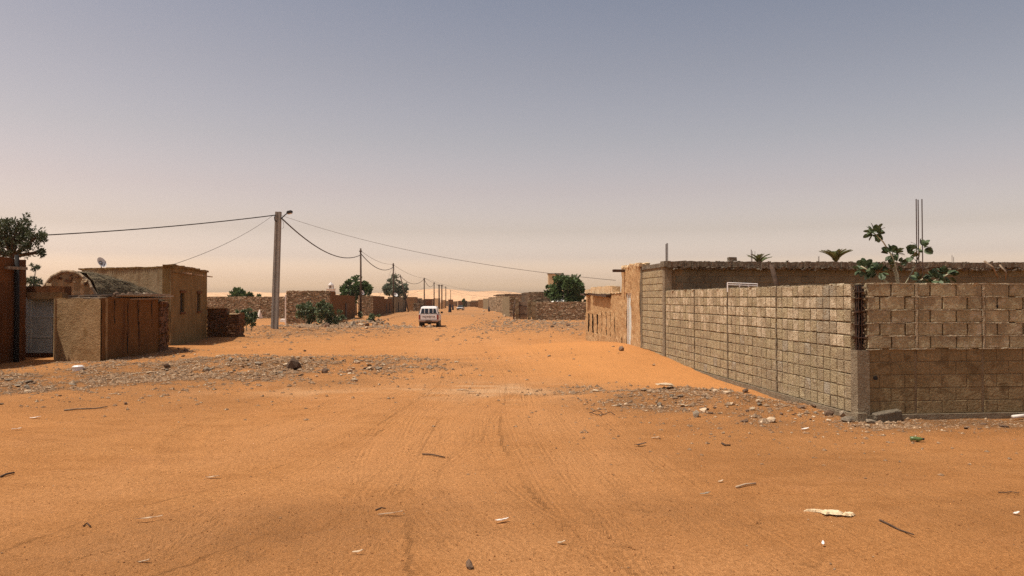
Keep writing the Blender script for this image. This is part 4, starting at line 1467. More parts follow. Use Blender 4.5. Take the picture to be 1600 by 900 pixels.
# tall tan house
p0 = Vector((at(267, 450, 29.8).x, 29.8, 0)); p1 = Vector((at(323.5, 450, 36.6).x, 36.6, 0))
th = empty('mud_house', p0, 0, 'tall flat roofed tan mud house with two narrow windows and three roof spouts', 'house')
d1 = p1 - p0; n1v = Vector((d1.y, -d1.x, 0)).normalized()
pl = Vector((at(128, 450, 31.6).x, 31.6, 0)) - p0
TH = 3.1
mb = MB()
slabwall(mb, pl + Vector((0, .03, 0)), Vector((-.2, .03, 0)), TH, .3, htj=.012, jit=.003)
lump_face(mb, pl, Vector((0, 0, 0)), -.3, TH, .02, .14, .012)
mb.build('front_wall', M['mud_tan'], th)
mb = MB()
lnS = d1.length
wins = [(.24, .36), (.72, .84)]
wz0, wz1 = 1.0 + .27, 2.08
segs = [(0, .235), (.345, .70), (.80, 1.0)]
for a, b_ in segs: slabwall(mb, d1 * a - n1v * .02, d1 * b_ - n1v * .02, 3.18, .3, htj=.008, jit=.002)
for a, b_ in ((.235, .345), (.70, .80)):
    slabwall(mb, d1 * a - n1v * .02, d1 * b_ - n1v * .02, wz0, .3, n=1, htj=0, jit=0)
    slabwall(mb, d1 * a - n1v * .02, d1 * b_ - n1v * .02, 3.18, .3, z0=wz1, n=1, htj=0, jit=0)
slabwall(mb, d1, pl + d1, 3.18, .3); slabwall(mb, pl + d1, pl, 3.1, .3)
mb.build('side_wall', M['mud_ochre'], th)
mb = MB(); c = (d1 + pl) / 2; mb.add([(pl.x * .97, pl.y, 2.9), (0, .2, 2.9), (d1.x, d1.y - .2, 2.9), (pl.x + d1.x, pl.y + d1.y - .2, 2.9)], [(0, 1, 2, 3)]); mb.build('roof', M['mud'], th)
for a in (.29, .75):
    c = d1 * a - n1v * .13
    mb = MB(); mb.box((c.x, c.y, (wz0 + wz1) / 2), (.04, .9, wz1 - wz0 + .1), math.atan2(d1.y, d1.x) - R(90)); w_ = mb.build('window', M['dark_hole'], th)
    c = d1 * a - n1v * .09
    mb = MB()
    mb.box((c.x, c.y, (wz0 + wz1) / 2), (.05, .035, wz1 - wz0), math.atan2(d1.y, d1.x) - R(90))
    mb.build('bar', M['wood_dark'], w_)
    c = d1 * a + n1v * .005
    mb = MB(); mb.box((c.x, c.y, wz0 - .05), (.07, .9, .08), math.atan2(d1.y, d1.x) - R(90), j=.01); mb.build('sill', M['mud_dark'], th)
    mb = MB(); mb.box((c.x, c.y, wz1 + .06), (.06, .95, .1), math.atan2(d1.y, d1.x) - R(90), j=.01); mb.build('lintel', M['mud_dark'], th)
for a in (.27, .60, .90):
    c = d1 * a + n1v * .15
    mb = MB(); mb.box((c.x, c.y, 2.93), (.45, .14, .05), math.atan2(d1.y, d1.x) - R(90), j=.005, tilt=(0, .12)); mb.build('spout', M['wood_pale'], th)
mb = MB()
for i in range(44):
    u_ = i / 43; c = d1 * u_ - n1v * .12
    mb.box((c.x, c.y, 3.18 + random.uniform(-.02, .03)), (.34, .24, .08), math.atan2(d1.y, d1.x) - R(90), j=.018)
    c = pl * u_ + Vector((0, .15, 0))
    mb.box((c.x, c.y, 3.1 + random.uniform(-.02, .02)), (.3, .34, .06), 0, j=.012)
mb.build('parapet', M['mud_ochre'], th)
# satellite dish
def dish(label, c, r, az, tilt, base=None):
    t = empty('satellite_dish', c, 0, label, 'satellite dish')
    mb = MB(); n_ = 16; rot = Matrix.Rotation(az, 3, 'Z') @ Matrix.Rotation(tilt, 3, 'X')
    rings = []
    vs_ = [rot @ Vector((0, .12 * r, 0))]
    for k in (.4, .75, 1.0):
        for i in range(n_):
            a = 2 * math.pi * i / n_
            vs_.append(rot @ Vector((math.cos(a) * r * k, r * (.12 - .3 * k * k), math.sin(a) * r * k)))
    f_ = [(0, 1 + i, 1 + (i + 1) % n_) for i in range(n_)]
    for k in range(2):
        for i in range(n_):
            f_.append((1 + k * n_ + i, 1 + k * n_ + (i + 1) % n_, 1 + (k + 1) * n_ + (i + 1) % n_, 1 + (k + 1) * n_ + i))
    mb.add([v + Vector((0, 0, r)) for v in vs_], f_); mb.build('reflector', M['white'], t, smooth=True, recalc=False)
    MB().tube([(0, 0, -.35), (0, .02, r * .8), rot @ Vector((0, .12 * r, 0)) + Vector((0, 0, r))], .02, 6).build('mast', M['wood_dark'], t)
    MB().tube([rot @ Vector((0, -.15 * r, -r)) + Vector((0, 0, r)), rot @ Vector((0, -r, -.2 * r)) + Vector((0, 0, r))], .012, 5).build('feed_arm', M['wood_dark'], t)
    return t


dish('white satellite dish seen edge on above the tall tan house', at(158, 419, 32.0), .24, R(75), R(-25))
dish('white satellite dish on the wall near the second pole', at(566, 461, 98), .32, R(60), R(-20))
dish('white satellite dish on the wall near the third pole', at(618, 464, 150), .45, R(40), R(-30))

# reddish stone wall behind the tall house
s0 = Vector((at(323, 450, 37.0).x, 37.0, float(G(-15, 37)))); 
rs = empty('stone_wall', s0, 0, 'low dark red stone wall with a stepped top beside the tall mud house', 'wall')
wlen = (371.5 - 323) / F * 37.0
mb = MB(); mb.box((wlen * .32, .25, .62), (wlen * .64, .34, 1.62)); mb.box((wlen * .82, .25, .45), (wlen * .35, .34, 1.3)); mb.box((wlen - .2, .6, .45), (.34, .5, 1.3)); mb.build('core', M['stone_core'], rs)
mb = MB()
stone_face(mb, (0, .08, 0), (1, 0, 0), (0, -1, 0), wlen * .64, 1.44, .2, .11, .05)
stone_face(mb, (wlen * .64, .08, 0), (1, 0, 0), (0, -1, 0), wlen * .36, 1.14, .2, .11, .05)
stone_face(mb, (wlen - .03, .1, 0), (0, 1, 0), (1, 0, 0), .8, 1.14, .2, .11, .05)
tag(mb.build('stones', STR, rs), kind='stuff')
mb = MB(); mb.box((wlen * .32, .2, 1.46), (wlen * .62, .5, .05), j=.02); mb.box((wlen * .86, .2, 1.15), (wlen * .26, .5, .05), j=.02); mb.build('coping', M['parapet'], rs)


# ------------------------------------------------------------------ stone and mud houses along the street
def rowhouse(label, px, Y, wpx, depth, ptop, side, mat='stone', cat='house', name='mud_house', roof=True, stones=True, door=False, smat=None, group=None, ang=RZ, rag=.06, s=.26):
    """house whose street corner stands at pixel px, depth Y. side=-1 left of the street, +1 right"""
    k = Y / F
    cx = (px - 800) * k
    g = float(np.interp(Y, PROFILE_Y, PROFILE_Z))
    H = at(px, ptop, Y).z - g
    t = empty(name, (cx, Y, g), ang, label, cat, group)
    w_ = wpx * k
    smats = smat or STM
    x0, x1 = (-w_, 0) if side < 0 else (0, w_)
    mat_ = M[{'stone': 'stone_core'}.get(mat, mat)]
    mb = MB(); th_ = .35
    def run(a, b_, along):
        n_ = max(1, int(abs(b_ - a) / 1.2))
        for i in range(n_):
            u0, u1 = a + (b_ - a) * i / n_, a + (b_ - a) * (i + 1) / n_
            hh = H + random.uniform(-rag, rag * .5)
            if along == 'f': mb.box(((u0 + u1) / 2, th_ / 2, hh / 2 - .3), (abs(u1 - u0) + .004, th_, hh + .6))
            elif along == 'b': mb.box(((u0 + u1) / 2, depth - th_ / 2, hh / 2 - .3), (abs(u1 - u0) + .004, th_, hh + .6))
            else:
                xx = {'s': (-th_ / 2 if side < 0 else th_ / 2), 'o': (x0 + th_ / 2 if side < 0 else x1 - th_ / 2)}[along]
                mb.box((xx, (u0 + u1) / 2, hh / 2 - .3), (th_ - .006, abs(u1 - u0) + .004, hh + .6))
    run(x0, x1, 'f'); run(x0, x1, 'b'); run(th_ + .003, depth - th_ - .003, 's'); run(th_ + .003, depth - th_ - .003, 'o')
    mb.build('wall', mat_, t)
    if stones:
        ms_ = MB()
        stone_face(ms_, (x0, 0, 0), (1, 0, 0), (0, -1, 0), x1 - x0, H, s, s * .5, .07)
        if stones != 'front':
            sx = 0
            stone_face(ms_, (sx, 0, 0), (0, 1, 0), (1 if side < 0 else -1, 0, 0), min(depth, 26), H, s * 1.2, s * .6, .07)
        tag(ms_.build('stones', smats, t), kind='stuff')
    if roof:
        MB().box(((x0 + x1) / 2, depth / 2, H - .3), (x1 - x0 - .1, depth - .1, .12)).build('roof', M['mud'], t)
    if door:
        for (yy, ww, hh) in door:
            xx = .012 if side < 0 else -.012
            MB().box((xx, yy, hh / 2), (.16, ww, hh)).build('door', M['dark_hole'] if random.random() < .5 else M['wood_dark'], t)
    return t


rowhouse('stone house with green shrubs growing along its front', 516, 69, 67, 3.6, 455, -1, 'mud_brown', stones='front')
rowhouse('lower brown mud yard wall joining two stone houses', 524, 73.0, 30, 17, 461, -1, 'mud_brown', 'wall', 'yard_wall', roof=False, stones=False, door=[(8, 1.2, 1.9)])
rowhouse('stone fronted house behind the second electricity pole', 583, 103, 23, 21, 462.5, -1, 'mud_brown', stones='front')
rowhouse('low brown wall with a stepped end beyond the stone fronted house', 601, 124.5, 12, 20, 467, -1, 'mud_brown', 'wall', 'yard_wall', roof=False, stones=False, door=[(4, 1.2, 1.8), (12, 1.2, 1.8)])
rowhouse('long tan walled house beyond the third pole', 618, 146, 12, 40, 464, -1, 'mud_tan', stones=False, door=[(10, 1.3, 2)])
rowhouse('pale tan house corner left of the white truck', 648, 192, 11, 25, 464, -1, 'mud', stones=False, door=[(8, 1.3, 2)])
rowhouse('brown stone walled compound behind the white truck', 664, 215, 20, 24, 468, -1, 'mud_brown', stones='front', s=.6)
rowhouse('low broken wall directly above the truck cab', 656, 180, 10, 6, 474, -1, 'mud_brown', 'wall', 'yard_wall', roof=False, stones='front', s=.5)
rowhouse('small reddish house right of the truck roof', 674, 245, 9, 24, 468, -1, 'mud_dark', stones=False)
rowhouse('pale yellow plastered house among the distant poles', 688, 290, 9, 20, 466, -1, 'parapet', stones=False, door=[(6, 1.3, 2)])
rowhouse('reddish distant house beyond the last poles', 697, 330, 8, 18, 469, -1, 'mud_orange', stones=False)
rowhouse('brown house behind the walking person', 708, 360, 7, 18, 468, -1, 'mud_brown', stones=False)
rowhouse('wide flat brown house at the far end of the street', 727, 400, 11, 16, 470, -1, 'mud_dark', stones=False, ang=0)
# distant row closing the street, one by one
dl_ = [(735, 430, 9, 471, 'mud_tan'), (742, 410, 8, 471.5, 'mud_brown'), (752, 380, 9, 471, 'mud_brown'), (762, 360, 10, 470, 'mud'), (712, 440, 6, 471, 'mud'), (718, 470, 6, 470.5, 'parapet'),
       (746, 470, 10, 469.5, 'mud_tan'), (700, 470, 8, 470, 'mud_tan'), (676, 420, 12, 467, 'mud'), (655, 350, 14, 466, 'mud_tan'), (636, 330, 14, 464.5, 'mud')]
dlab = ['tan box house closing the far end of the street', 'brown box house next to the tan one at the far end', 'low brown house at the right bend of the street', 'pale mud house starting the right hand row',
        'tiny mud house straight beyond the person', 'tiny pale house beyond the parked car', 'tan house in the last row below the dunes', 'tan house seen between the last poles',
        'mud house behind the group of distant poles', 'tan house above the roof of the white truck', 'mud house peeking over the wall near the leaning pole']
for (a, lb) in zip(dl_, dlab):
    rowhouse(lb, a[0], a[1], a[2], 12, a[3], -1, a[4], stones=False, ang=0)

# right hand side, from far to near
rowhouse('far stone walled yard on the right of the street', 755, 300, 22, 40, 468.5, 1, 'mud_brown', stones='front', s=.9, rag=.2)
rowhouse('rough stone yard halfway up the right side', 766, 235, 24, 40, 467, 1, 'mud_tan', stones='front', s=.8, rag=.2)
rowhouse('ruined grey stone house with an uneven top on the right side', 776, 175, 30, 30, 464.5, 1, 'stone', stones=True, s=.5, rag=.25)
rowhouse('grey stone house with a broken parapet behind the gate', 789, 135, 50, 22, 459.5, 1, 'stone', stones=True, s=.45, rag=.2)
rowhouse('grey pillar wall left of the wooden gate', 796, 104, 9, 12, 463, 1, 'mud_tan', 'wall', 'yard_wall', roof=False, stones='front', s=.4)
rowhouse('taller stone house rising behind the white tent', 826, 100, 52, 9, 456.5, 1, 'stone', stones='front', s=.4, rag=.12)
rowhouse('small square stone lookout room behind the tent', 862, 99, 16, 3, 452, 1, 'mud_tan', stones='front', s=.4)
# stone yard wall with gate
yw = rowhouse('brown stone yard wall in front of the white tent', 838, 84, 80, 16, 472.2, 1, 'stone', 'wall', 'yard_wall', roof=False, stones='front', s=.25, ang=0)
def pillar(label, px, Y, wpx, ptop, mat, name='gate_pillar'):
    k = Y / F; g = float(np.interp(Y, PROFILE_Y, PROFILE_Z)); H = at(px, ptop, Y).z - g
    mb = MB(); n_ = 7
    for i in range(n_): mb.box((0, 0, (i + .5) * H / n_ - .05), (wpx * k, wpx * k * .8, H / n_ + .02), j=.03)
    o = mb.build(name, M[mat], loc=((px - 800) * k, Y, g)); tag(o, label, 'pillar'); return o


pillar('pale mud pillar at the left end of the tent yard wall', 834, 83.5, 6, 471, 'mud_tan')
pillar('narrow mud pillar right beside the wooden gate', 827, 84.5, 5, 469, 'mud_tan')
pillar('pale mud pillar at the left of the wooden gate', 808, 88, 5, 466, 'mud_tan')
gt = empty('wooden_gate', ((817 - 800) * 88 / F, 88.2, -.6), 0, 'weathered brown plank gate between mud pillars', 'gate')
for i in range(6): MB().box((-.42 + i * .17, 0, 1.05), (.15, .05, 2.05 + random.uniform(-.05, .05)), j=.01).build('plank', M['wood'], gt)
MB().box((0, -.05, .6), (1.0, .05, .1)).build('crossbar', M['wood_dark'], gt); MB().box((0, -.05, 1.6), (1.0, .05, .1), tilt=(0, .15)).build('crossbar', M['wood_dark'], gt)
mb = MB(); mb.tube([onG(*at(803, 450, 80).xy, -.1), at(802.5, 485, 80), at(805, 469, 80)], [.09, .08, .06], 7)
tag(mb.build('wooden_post', M['wood_dark'], smooth=True), 'slightly bent wooden post in front of the gate on the right side', 'post')
mb = MB(); mb.box((0, 0, 0), (5.2, .12, .10), j=.02, tilt=(0, -.03)); o = mb.build('roof_beam', M['wood_dark'], loc=at(800, 461, 103)); tag(o, 'dark beam laid across the tops of the grey walls', 'beam')
# tent
tk = 95 / F
tent = empty('tent', ((872 - 800) * tk, 92, -.6), 0, 'white pitched canvas tent showing over the stone wall', 'tent')
zt_ = at(872, 463.5, 92).z + .6; ze = at(872, 473, 92).z + .6; hw = 16 * 92 / F
mb = MB(); mb.add([(0, 0, zt_), (-hw * .35, 0, zt_ - .12), (-hw, -1.2, ze - .1), (hw, -1.2, ze - .1), (hw * .35, 0, zt_ - .1), (-hw, 1.6, ze - .1), (hw, 1.6, ze - .1), (0, -1.2, ze + .12), (0, 1.6, ze + .12)],
                  [(0, 1, 2, 7), (0, 7, 3, 4), (1, 5, 2), (4, 3, 6), (0, 8, 5, 1), (0, 4, 6, 8)])
mb.build('roof_cloth', M['cloth_white'], tent, recalc=False)
mb = MB(); mb.add([(-hw, -1.2, ze - .1), (hw, -1.2, ze - .1), (hw, -1.2, .1), (-hw, -1.2, .1), (0, -1.2, ze + .12)], [(0, 1, 2, 3), (0, 4, 1)]); mb.build('wall_cloth', M['cloth_white'], tent, recalc=False)
MB().tube([(0, 0, -.1), (0, 0, zt_ + .15)], .04, 6).build('pole', M['wood_dark'], tent)
# white tower / building behind the tree
wt = empty('white_tower', ((868.5 - 800) * 125 / F, 125, -.7), 0, 'white square tower house half hidden by the dark tree', 'house')
H_ = at(868, 428, 125).z + .7
MB().box((0, 1.2, H_ / 2 - .3), (2.5, 2.4, H_ + .6)).build('wall', M['parapet'], wt)
MB().box((0, 1.2, H_ + .06), (2.7, 2.6, .14)).build('parapet', M['concrete'], wt)
MB().box((-.3, -.02, H_ * .6), (.5, .06, .8)).build('window', M['dark_hole'], wt)

# minaret
mk = 230 / F
mi = empty('minaret', ((517 - 800) * mk, 230, -1.5), 0, 'small white minaret with a pointed top above the stone house', 'minaret')
zz = lambda py: at(517, py, 230).z + 1.5
MB().box((0, 0, zz(452) / 2), (2.2, 2.2, zz(452))).build('shaft', M['white_dirty'], mi)
MB().box((0, 0, zz(452) + .1), (2.5, 2.5, .2)).build('balcony', M['white_dirty'], mi)
for sx in (-.55, .55):
    for sy in (-.55, .55): MB().box((sx, sy, (zz(452) + zz(446)) / 2), (.35, .35, zz(446) - zz(452))).build('column', M['white_dirty'], mi)
MB().box((0, 0, zz(448.2)), (1.1, 1.1, .9)).build('lantern_room', M['wood'], mi)
mb = MB()
prof = [(.95, zz(446)), (.85, zz(444.9)), (.5, zz(443)), (.16, zz(441.3)), (.04, zz(439))]
for (r0, z0), (r1, z1) in zip(prof, prof[1:]): mb.tube([(0, 0, z0), (0, 0, z1)], [r0, r1], 10)
mb.build('dome', M['white'], mi, smooth=True)
wb = empty('white_house', ((484 - 800) * 200 / F, 200, -1.3), 0, 'low white house just above the stone house roof, left of the minaret', 'house')
MB().box((0, 1.5, 2.0), (2.9, 3, 4.4 + .1)).build('wall', M['white_dirty'], wb)
MB().box((-.8, -.03, 3.9), (.35, .06, .4)).build('window', M['dark_hole'], wb); MB().box((.5, -.03, 3.9), (.35, .06, .4)).build('window', M['dark_hole'], wb)
MB().box((-1.0, .3, 4.3), (.5, .5, .6), j=.05).build('parapet', M['white_dirty'], wb)

# long stone wall behind the first pole
lwz = 92
t = rowhouse('long stone wall crossing behind the grey electricity pole', 449, lwz, 135, 14, 464, -1, 'stone', 'wall', 'stone_wall', roof=False, stones='front', s=.26, ang=0, rag=.05)
mb = MB(); mb.box((0, 0, 1.3), (.16, .16, 3.0), j=.01); o = mb.build('gate_post', M['white'], loc=((446.8 - 800) * 70 / F, 70, -.58)); tag(o, 'thin white gate post at the corner of the stone house', 'post')
mb = MB(); mb.box((0, 0, .14), (.7, .5, .3), j=.05); o = mb.build('whitewashed_block', M['white_dirty'], loc=gp(444, 503)); tag(o, 'small whitewashed block on the sand by the white gate post', 'block')
mb = MB()
mb.add([(-.35, 0, 0), (.0, -.15, 0), (.1, 0, 1.05), (-.05, .1, 1.1), (.42, .1, .1), (.2, .3, 0)], [(0, 1, 2), (0, 2, 3), (1, 4, 2), (4, 5, 3), (2, 4, 3), (0, 3, 5)])
o = mb.build('white_sack', M['white_dirty'], loc=gp(405, 498)); tag(o, 'crumpled white sack leaning near the long stone wall', 'sack')

# ------------------------------------------------------------------ poles, wires
def pole_thing(label, px, Y, pbot, ptop, r0, r1, mat, lean_px=0, square=False, group=None):
    b = at(px, pbot, Y); tpt = at(px + lean_px, ptop, Y)
    g = float(G(b.x, Y))
    t = empty('electricity_pole', (b.x, Y, g), 0, label, 'pole', group)
    o = Vector((b.x, Y, g)); tp = tpt - o
    mb = MB()
    if square:
        n_ = 10
        for i in range(n_):
            z0, z1 = -.3 + (tp.z + .3) * i / n_, -.3 + (tp.z + .3) * (i + 1) / n_
            pass
        w0, w1 = r0, r1
        vs_ = []
        for (w_, z) in ((w0, -.3), (w1, tp.z)):
            k = tp.x * (z / tp.z)
            for x, y in ((-1, -1), (-.35, -1), (-.35, -.72), (.35, -.72), (.35, -1), (1, -1), (1, 1), (-1, 1)):
                vs_.append((x * w_ + k, y * w_ * .8, z))
        mb.add(vs_, [tuple(reversed(range(8))), tuple(range(8, 16))] + [(i, (i + 1) % 8, 8 + (i + 1) % 8, 8 + i) for i in range(8)])
        mb.build('post', mat, t)
    else:
        mb.tube([(0, 0, -.3), (tp.x * .5 + .02, 0, tp.z * .5), tp], [r0, (r0 + r1) / 2, r1], 9)
        mb.build('post', mat, t, smooth=True)
        MB().box((tp.x, -.02, tp.z - .35), (r1 * 3.2, r1 * 2.4, .12)).build('clamp', M['rust'], t)
    return t, tpt


def wire(label, a, b_, sag, r, mat='cable', n=26, group=None):
    pts = []
    for i in range(n + 1):
        u_ = i / n
        p = a.lerp(b_, u_); p.z -= 4 * sag * u_ * (1 - u_)
        pts.append(p)
    o = MB().tube(pts, r, 5).build('cable', M[mat], smooth=True)
    return tag(o, label, 'cable', group)


t1, P1 = pole_thing('tall grey concrete electricity pole with a street lamp', 429, 47, 517, 331, .20, .17, M['pole'], 6, True)
o1 = Vector(t1.location)
a = at(440, 341, 47) - o1; b_ = at(449, 333, 46.8) - o1
MB().tube([a, a.lerp(b_, .5) + Vector((0, 0, .02)), b_], .035, 6).build('lamp_arm', M['cable'], t1, smooth=True)
mb = MB(); c = at(452.5, 331.5, 46.8) - o1
mb.box(c, (.36, .30, .19), tilt=(0, -.2)); lm = bev(mb, .05, 2).build('lamp_head', M['cable'], t1)
MB().box(c + Vector((0.01, 0, -.1)), (.26, .22, .02), tilt=(0, -.2)).build('lamp_glass', M['white_dirty'], lm)
MB().tube([at(430, 336, 46.7) - o1, at(429, 339, 46.6) - o1, at(429.5, 344, 46.6) - o1, at(432, 346, 46.8) - o1], .04, 6).build('cable_loop', M['cable'], t1, smooth=True)
MB().tube([at(441, 343, 46.8) - o1, at(443.5, 350, 46.7) - o1, at(443, 356, 46.7) - o1, at(440.5, 357, 46.7) - o1], .012, 5).build('cable_loop', M['wire'], t1, smooth=True)

poles = [(563.5, 90, 493, 388, 'tallest dark wooden pole in front of the second stone house', .13, .10, 0),
         (614.5, 128, 494, 411, 'wooden pole with a small bracket at its top, third from the concrete pole side', .14, .11, 0),
         (638.5, 152, 489, 429, 'thin wooden pole leaning strongly to the left', .13, .10, -13.5),
         (662.8, 190, 490, 434, 'wooden pole standing just behind the white truck', .17, .14, 0),
         (678.2, 235, 488, 441, 'wooden pole right behind the truck cab', .19, .15, 0),
         (686, 268, 480, 444.5, 'left pole of a distant close pair right of the truck', .26, .24, 0),
         (690.3, 272, 478, 444.8, 'right pole of a distant close pair right of the truck', .24, .22, 0),
         (696.5, 320, 476, 447.5, 'last slender pole before the walking person', .2, .17, 0),
         (704, 420, 475, 453, 'tiny distant pole far beyond the walking person', .2, .15, 0),
         (439, 120, 470, 457, 'x', 0, 0, 0)]
tops = [P1]
for (px, Y, pb, pt, lb, r0, r1, ln) in poles[:-1]:
    t, tp = pole_thing(lb, px, Y, pb, pt, r0, r1, M['wood_dark'], ln)
    tops.append(tp)
mb = MB(); 
a3 = tops[2]
MB().box((0, 0, 0), (2.6, .12, .1)).build('crossarm', M['wood_dark'], loc=at(688, 445.5, 270)); bpy.data.objects['crossarm']['label'] = 'crossbar joining the two distant poles of the pair'; bpy.data.objects['crossarm']['category'] = 'crossbar'
D_ = Vector
wire('thick black cable running left from the concrete pole over the shack', at(431, 336, 46.8), at(-260, 377, 34), .35, .032)
wire('thin wire from the concrete pole down to the tall tan house', at(426, 337, 46.8), at(262, 416, 30.5), .28, .011, 'wire')
wire('long thin wire crossing the street to the orange mud house', at(438, 336, 46.8), at(962, 438, 32), .55, .011, 'wire', 40)
wire('thick sagging cable from the concrete pole to the tallest wooden pole', at(440, 341, 46.8), at(562, 399, 90), 1.15, .045, n=30)
lbl = ['sagging cable between the second and third poles', 'cable between the bracket pole and the leaning pole', 'sagging cable from the leaning pole to the pole behind the truck', 'sagging cable between the two poles behind the truck']
wire(lbl[0], tops[1] + D_((0, 0, -.6)), tops[2] + D_((0, 0, -.7)), 1.15, .05)
wire('upper thin wire between the second and third poles', tops[1] + D_((0, 0, -.3)), tops[2] + D_((0, 0, -.2)), .5, .02, 'wire')
wire('straight thin wire from the third pole to the pole behind the truck', tops[2] + D_((0, 0, -.3)), tops[4] + D_((0, 0, -.1)), .5, .025, 'wire')
wire('steep service wire down to the house beside the third pole', tops[2] + D_((-.1, 0, -.5)), at(592, 464, 110), .3, .015, 'wire')
wire('steep service wire right of the third pole', tops[2] + D_((.1, 0, -.5)), at(622, 440, 150), .3, .015, 'wire')
wire(lbl[2], tops[3] + D_((0, 0, -.2)), tops[4] + D_((0, 0, -.3)), 1.5, .05)
wire(lbl[3], tops[4] + D_((0, 0, -.3)), tops[5] + D_((0, 0, -.4)), 1.5, .05)
wire('thin straight wire above the distant poles', tops[4] + D_((0, 0, 0)), tops[8] + D_((0, 0, 0)), .6, .03, 'wire')
wire('thin wire swinging away to the far right houses', tops[4], at(800, 457, 135), 1.0, .02, 'wire')
wire('lower thin wire swinging away to the far right houses', tops[5], at(790, 463, 180), 1.6, .025, 'wire')
wire('thin low wire left of the pole behind the truck', tops[4] + D_((0, 0, -2.5)), at(590, 457, 170), 1.6, .02, 'wire')

# ------------------------------------------------------------------ pickup truck
pk = gp(672, 511)
tr = empty('pickup_truck', (pk.x, 62.5, float(G(pk.x, 63))), R(3), 'white double cab pickup truck with canopy driving away up the sandy street', 'pickup truck')


def extrude_x(prof, w, bevel=.04, inset_top=0):
    """side profile (y,z) list extruded across x"""
    mb = MB(); n_ = len(prof)
    zmax = max(p[1] for p in prof); zmin = min(p[1] for p in prof)
    vs_ = []
    for sx in (-1, 1):
        for (y, z) in prof:
            k = inset_top * max(0, (z - zmin) / (zmax - zmin))
            vs_.append((sx * (w / 2 - k), y, z))
    mb.add(vs_, [tuple(range(n_)), tuple(reversed(range(n_, 2 * n_)))] + [(i, (i + 1) % n_, n_ + (i + 1) % n_, n_ + i) for i in range(n_)])
    return bev(mb, bevel, 2) if bevel else mb


extrude_x([(0, .62), (0, 1.12), (3.3, 1.12), (3.5, 1.10), (4.75, .98), (4.85, .6), (4.6, .5), (.2, .5)], 1.70, .05).build('body', M['white'], tr)
extrude_x([(.03, 1.13), (.12, 1.66), (.3, 1.76), (2.6, 1.78), (2.9, 1.70), (3.55, 1.13)], 1.60, .05, .17).build('canopy', M['white'], tr)
tg = MB(); tg.box((0, -.012, .89), (1.36, .03, .44)); tgo = bev(tg, .008, 1).build('tailgate', M['white'], tr)
cu = bpy.data.curves.new('lettering', 'FONT'); cu.body = 'TOYOTA'; cu.size = .24; cu.extrude = .004; cu.align_x = 'CENTER'; cu.align_y = 'CENTER'; cu.space_character = 1.15
lo = bpy.data.objects.new('lettering', cu); C.objects.link(lo); lo.parent = tgo; lo.location = (0, -.032, .90); lo.rotation_euler = (R(90), 0, 0); lo.scale = (1.0, .9, 1); cu.materials.append(M['cable']); cu.offset = .006
bpy.context.view_layer.update()
lm_ = bpy.data.meshes.new_from_object(lo.evaluated_get(bpy.context.evaluated_depsgraph_get()))
lmo = link_mesh('lettering', lm_, tgo, lo.location.copy(), lo.rotation_euler.copy(), lo.scale.copy())
bpy.data.objects.remove(lo)
lmo.name = 'lettering'
for i, (x0, x1) in enumerate(((-.66, -.385), (-.315, -.045), (.045, .315), (.385, .66))):
    tp_ = .09 if i in (0, 3) else 0
    mb = MB(); y0, y1 = .018, .10
    xa, xb = (x0 + tp_ * (i == 0), x1 - tp_ * (i == 3))
    mb.add([(x0, y0 - .012, 1.21), (x1, y0 - .012, 1.21), (xb, y1 - .012, 1.60), (xa, y1 - .012, 1.60), (x0, y0 + .03, 1.21), (x1, y0 + .03, 1.21), (xb, y1 + .03, 1.60), (xa, y1 + .03, 1.60)],
           [(0, 1, 2, 3), (7, 6, 5, 4), (0, 4, 5, 1), (1, 5, 6, 2), (2, 6, 7, 3), (3, 7, 4, 0)])
    mb.build('rear_window', M['glass'], tr)
mb = MB(); mb.box((0, -.002, 1.145), (1.5, .03, .035)); mb.build('window_seal', M['cable'], tr)
for sx in (-1, 1):
    MB().box((sx * .77, -.01, .88), (.13, .05, .40)).build('tail_light', M['red_lens'], tr)
    mb = MB(); mb.add([(sx * .822, .4, 1.2), (sx * .822, 2.3, 1.2), (sx * .70, 2.25, 1.62), (sx * .70, .5, 1.62)], [(0, 1, 2, 3)]); mb.build('side_window', M['glass'], tr)
    MB().box((sx * .97, 3.2, 1.22), (.2, .1, .16)).build('mirror', M['cable'], tr)
    for y in (.95, 3.95):
        mb = MB(); mb.tube([(sx * .84, y, .37), (sx * .60, y, .37)], .37, 20)
        w_ = mb.build('wheel', M['tyre'], tr)
        MB().tube([(sx * .85, y, .37), (sx * .80, y, .37)], .21, 14).build('rim', M['silver'], w_)
bev(MB().box((0, -.13, .55), (1.62, .16, .16)), .02, 1).build('bumper', M['bumper'], tr)
MB().box((0, -.215, .56), (.5, .012, .13)).build('number_plate', M['wood_dark'], tr)
MB().box((0, 2.4, .42), (.9, 4.2, .12)).build('chassis', M['tyre'], tr)
MB().tube([(-.75, .95, .36), (.75, .95, .36)], .05, 8).build('axle', M['tyre'], tr)
MB().box((0, .95, .36), (.28, .3, .24)).build('differential', M['tyre'], tr)

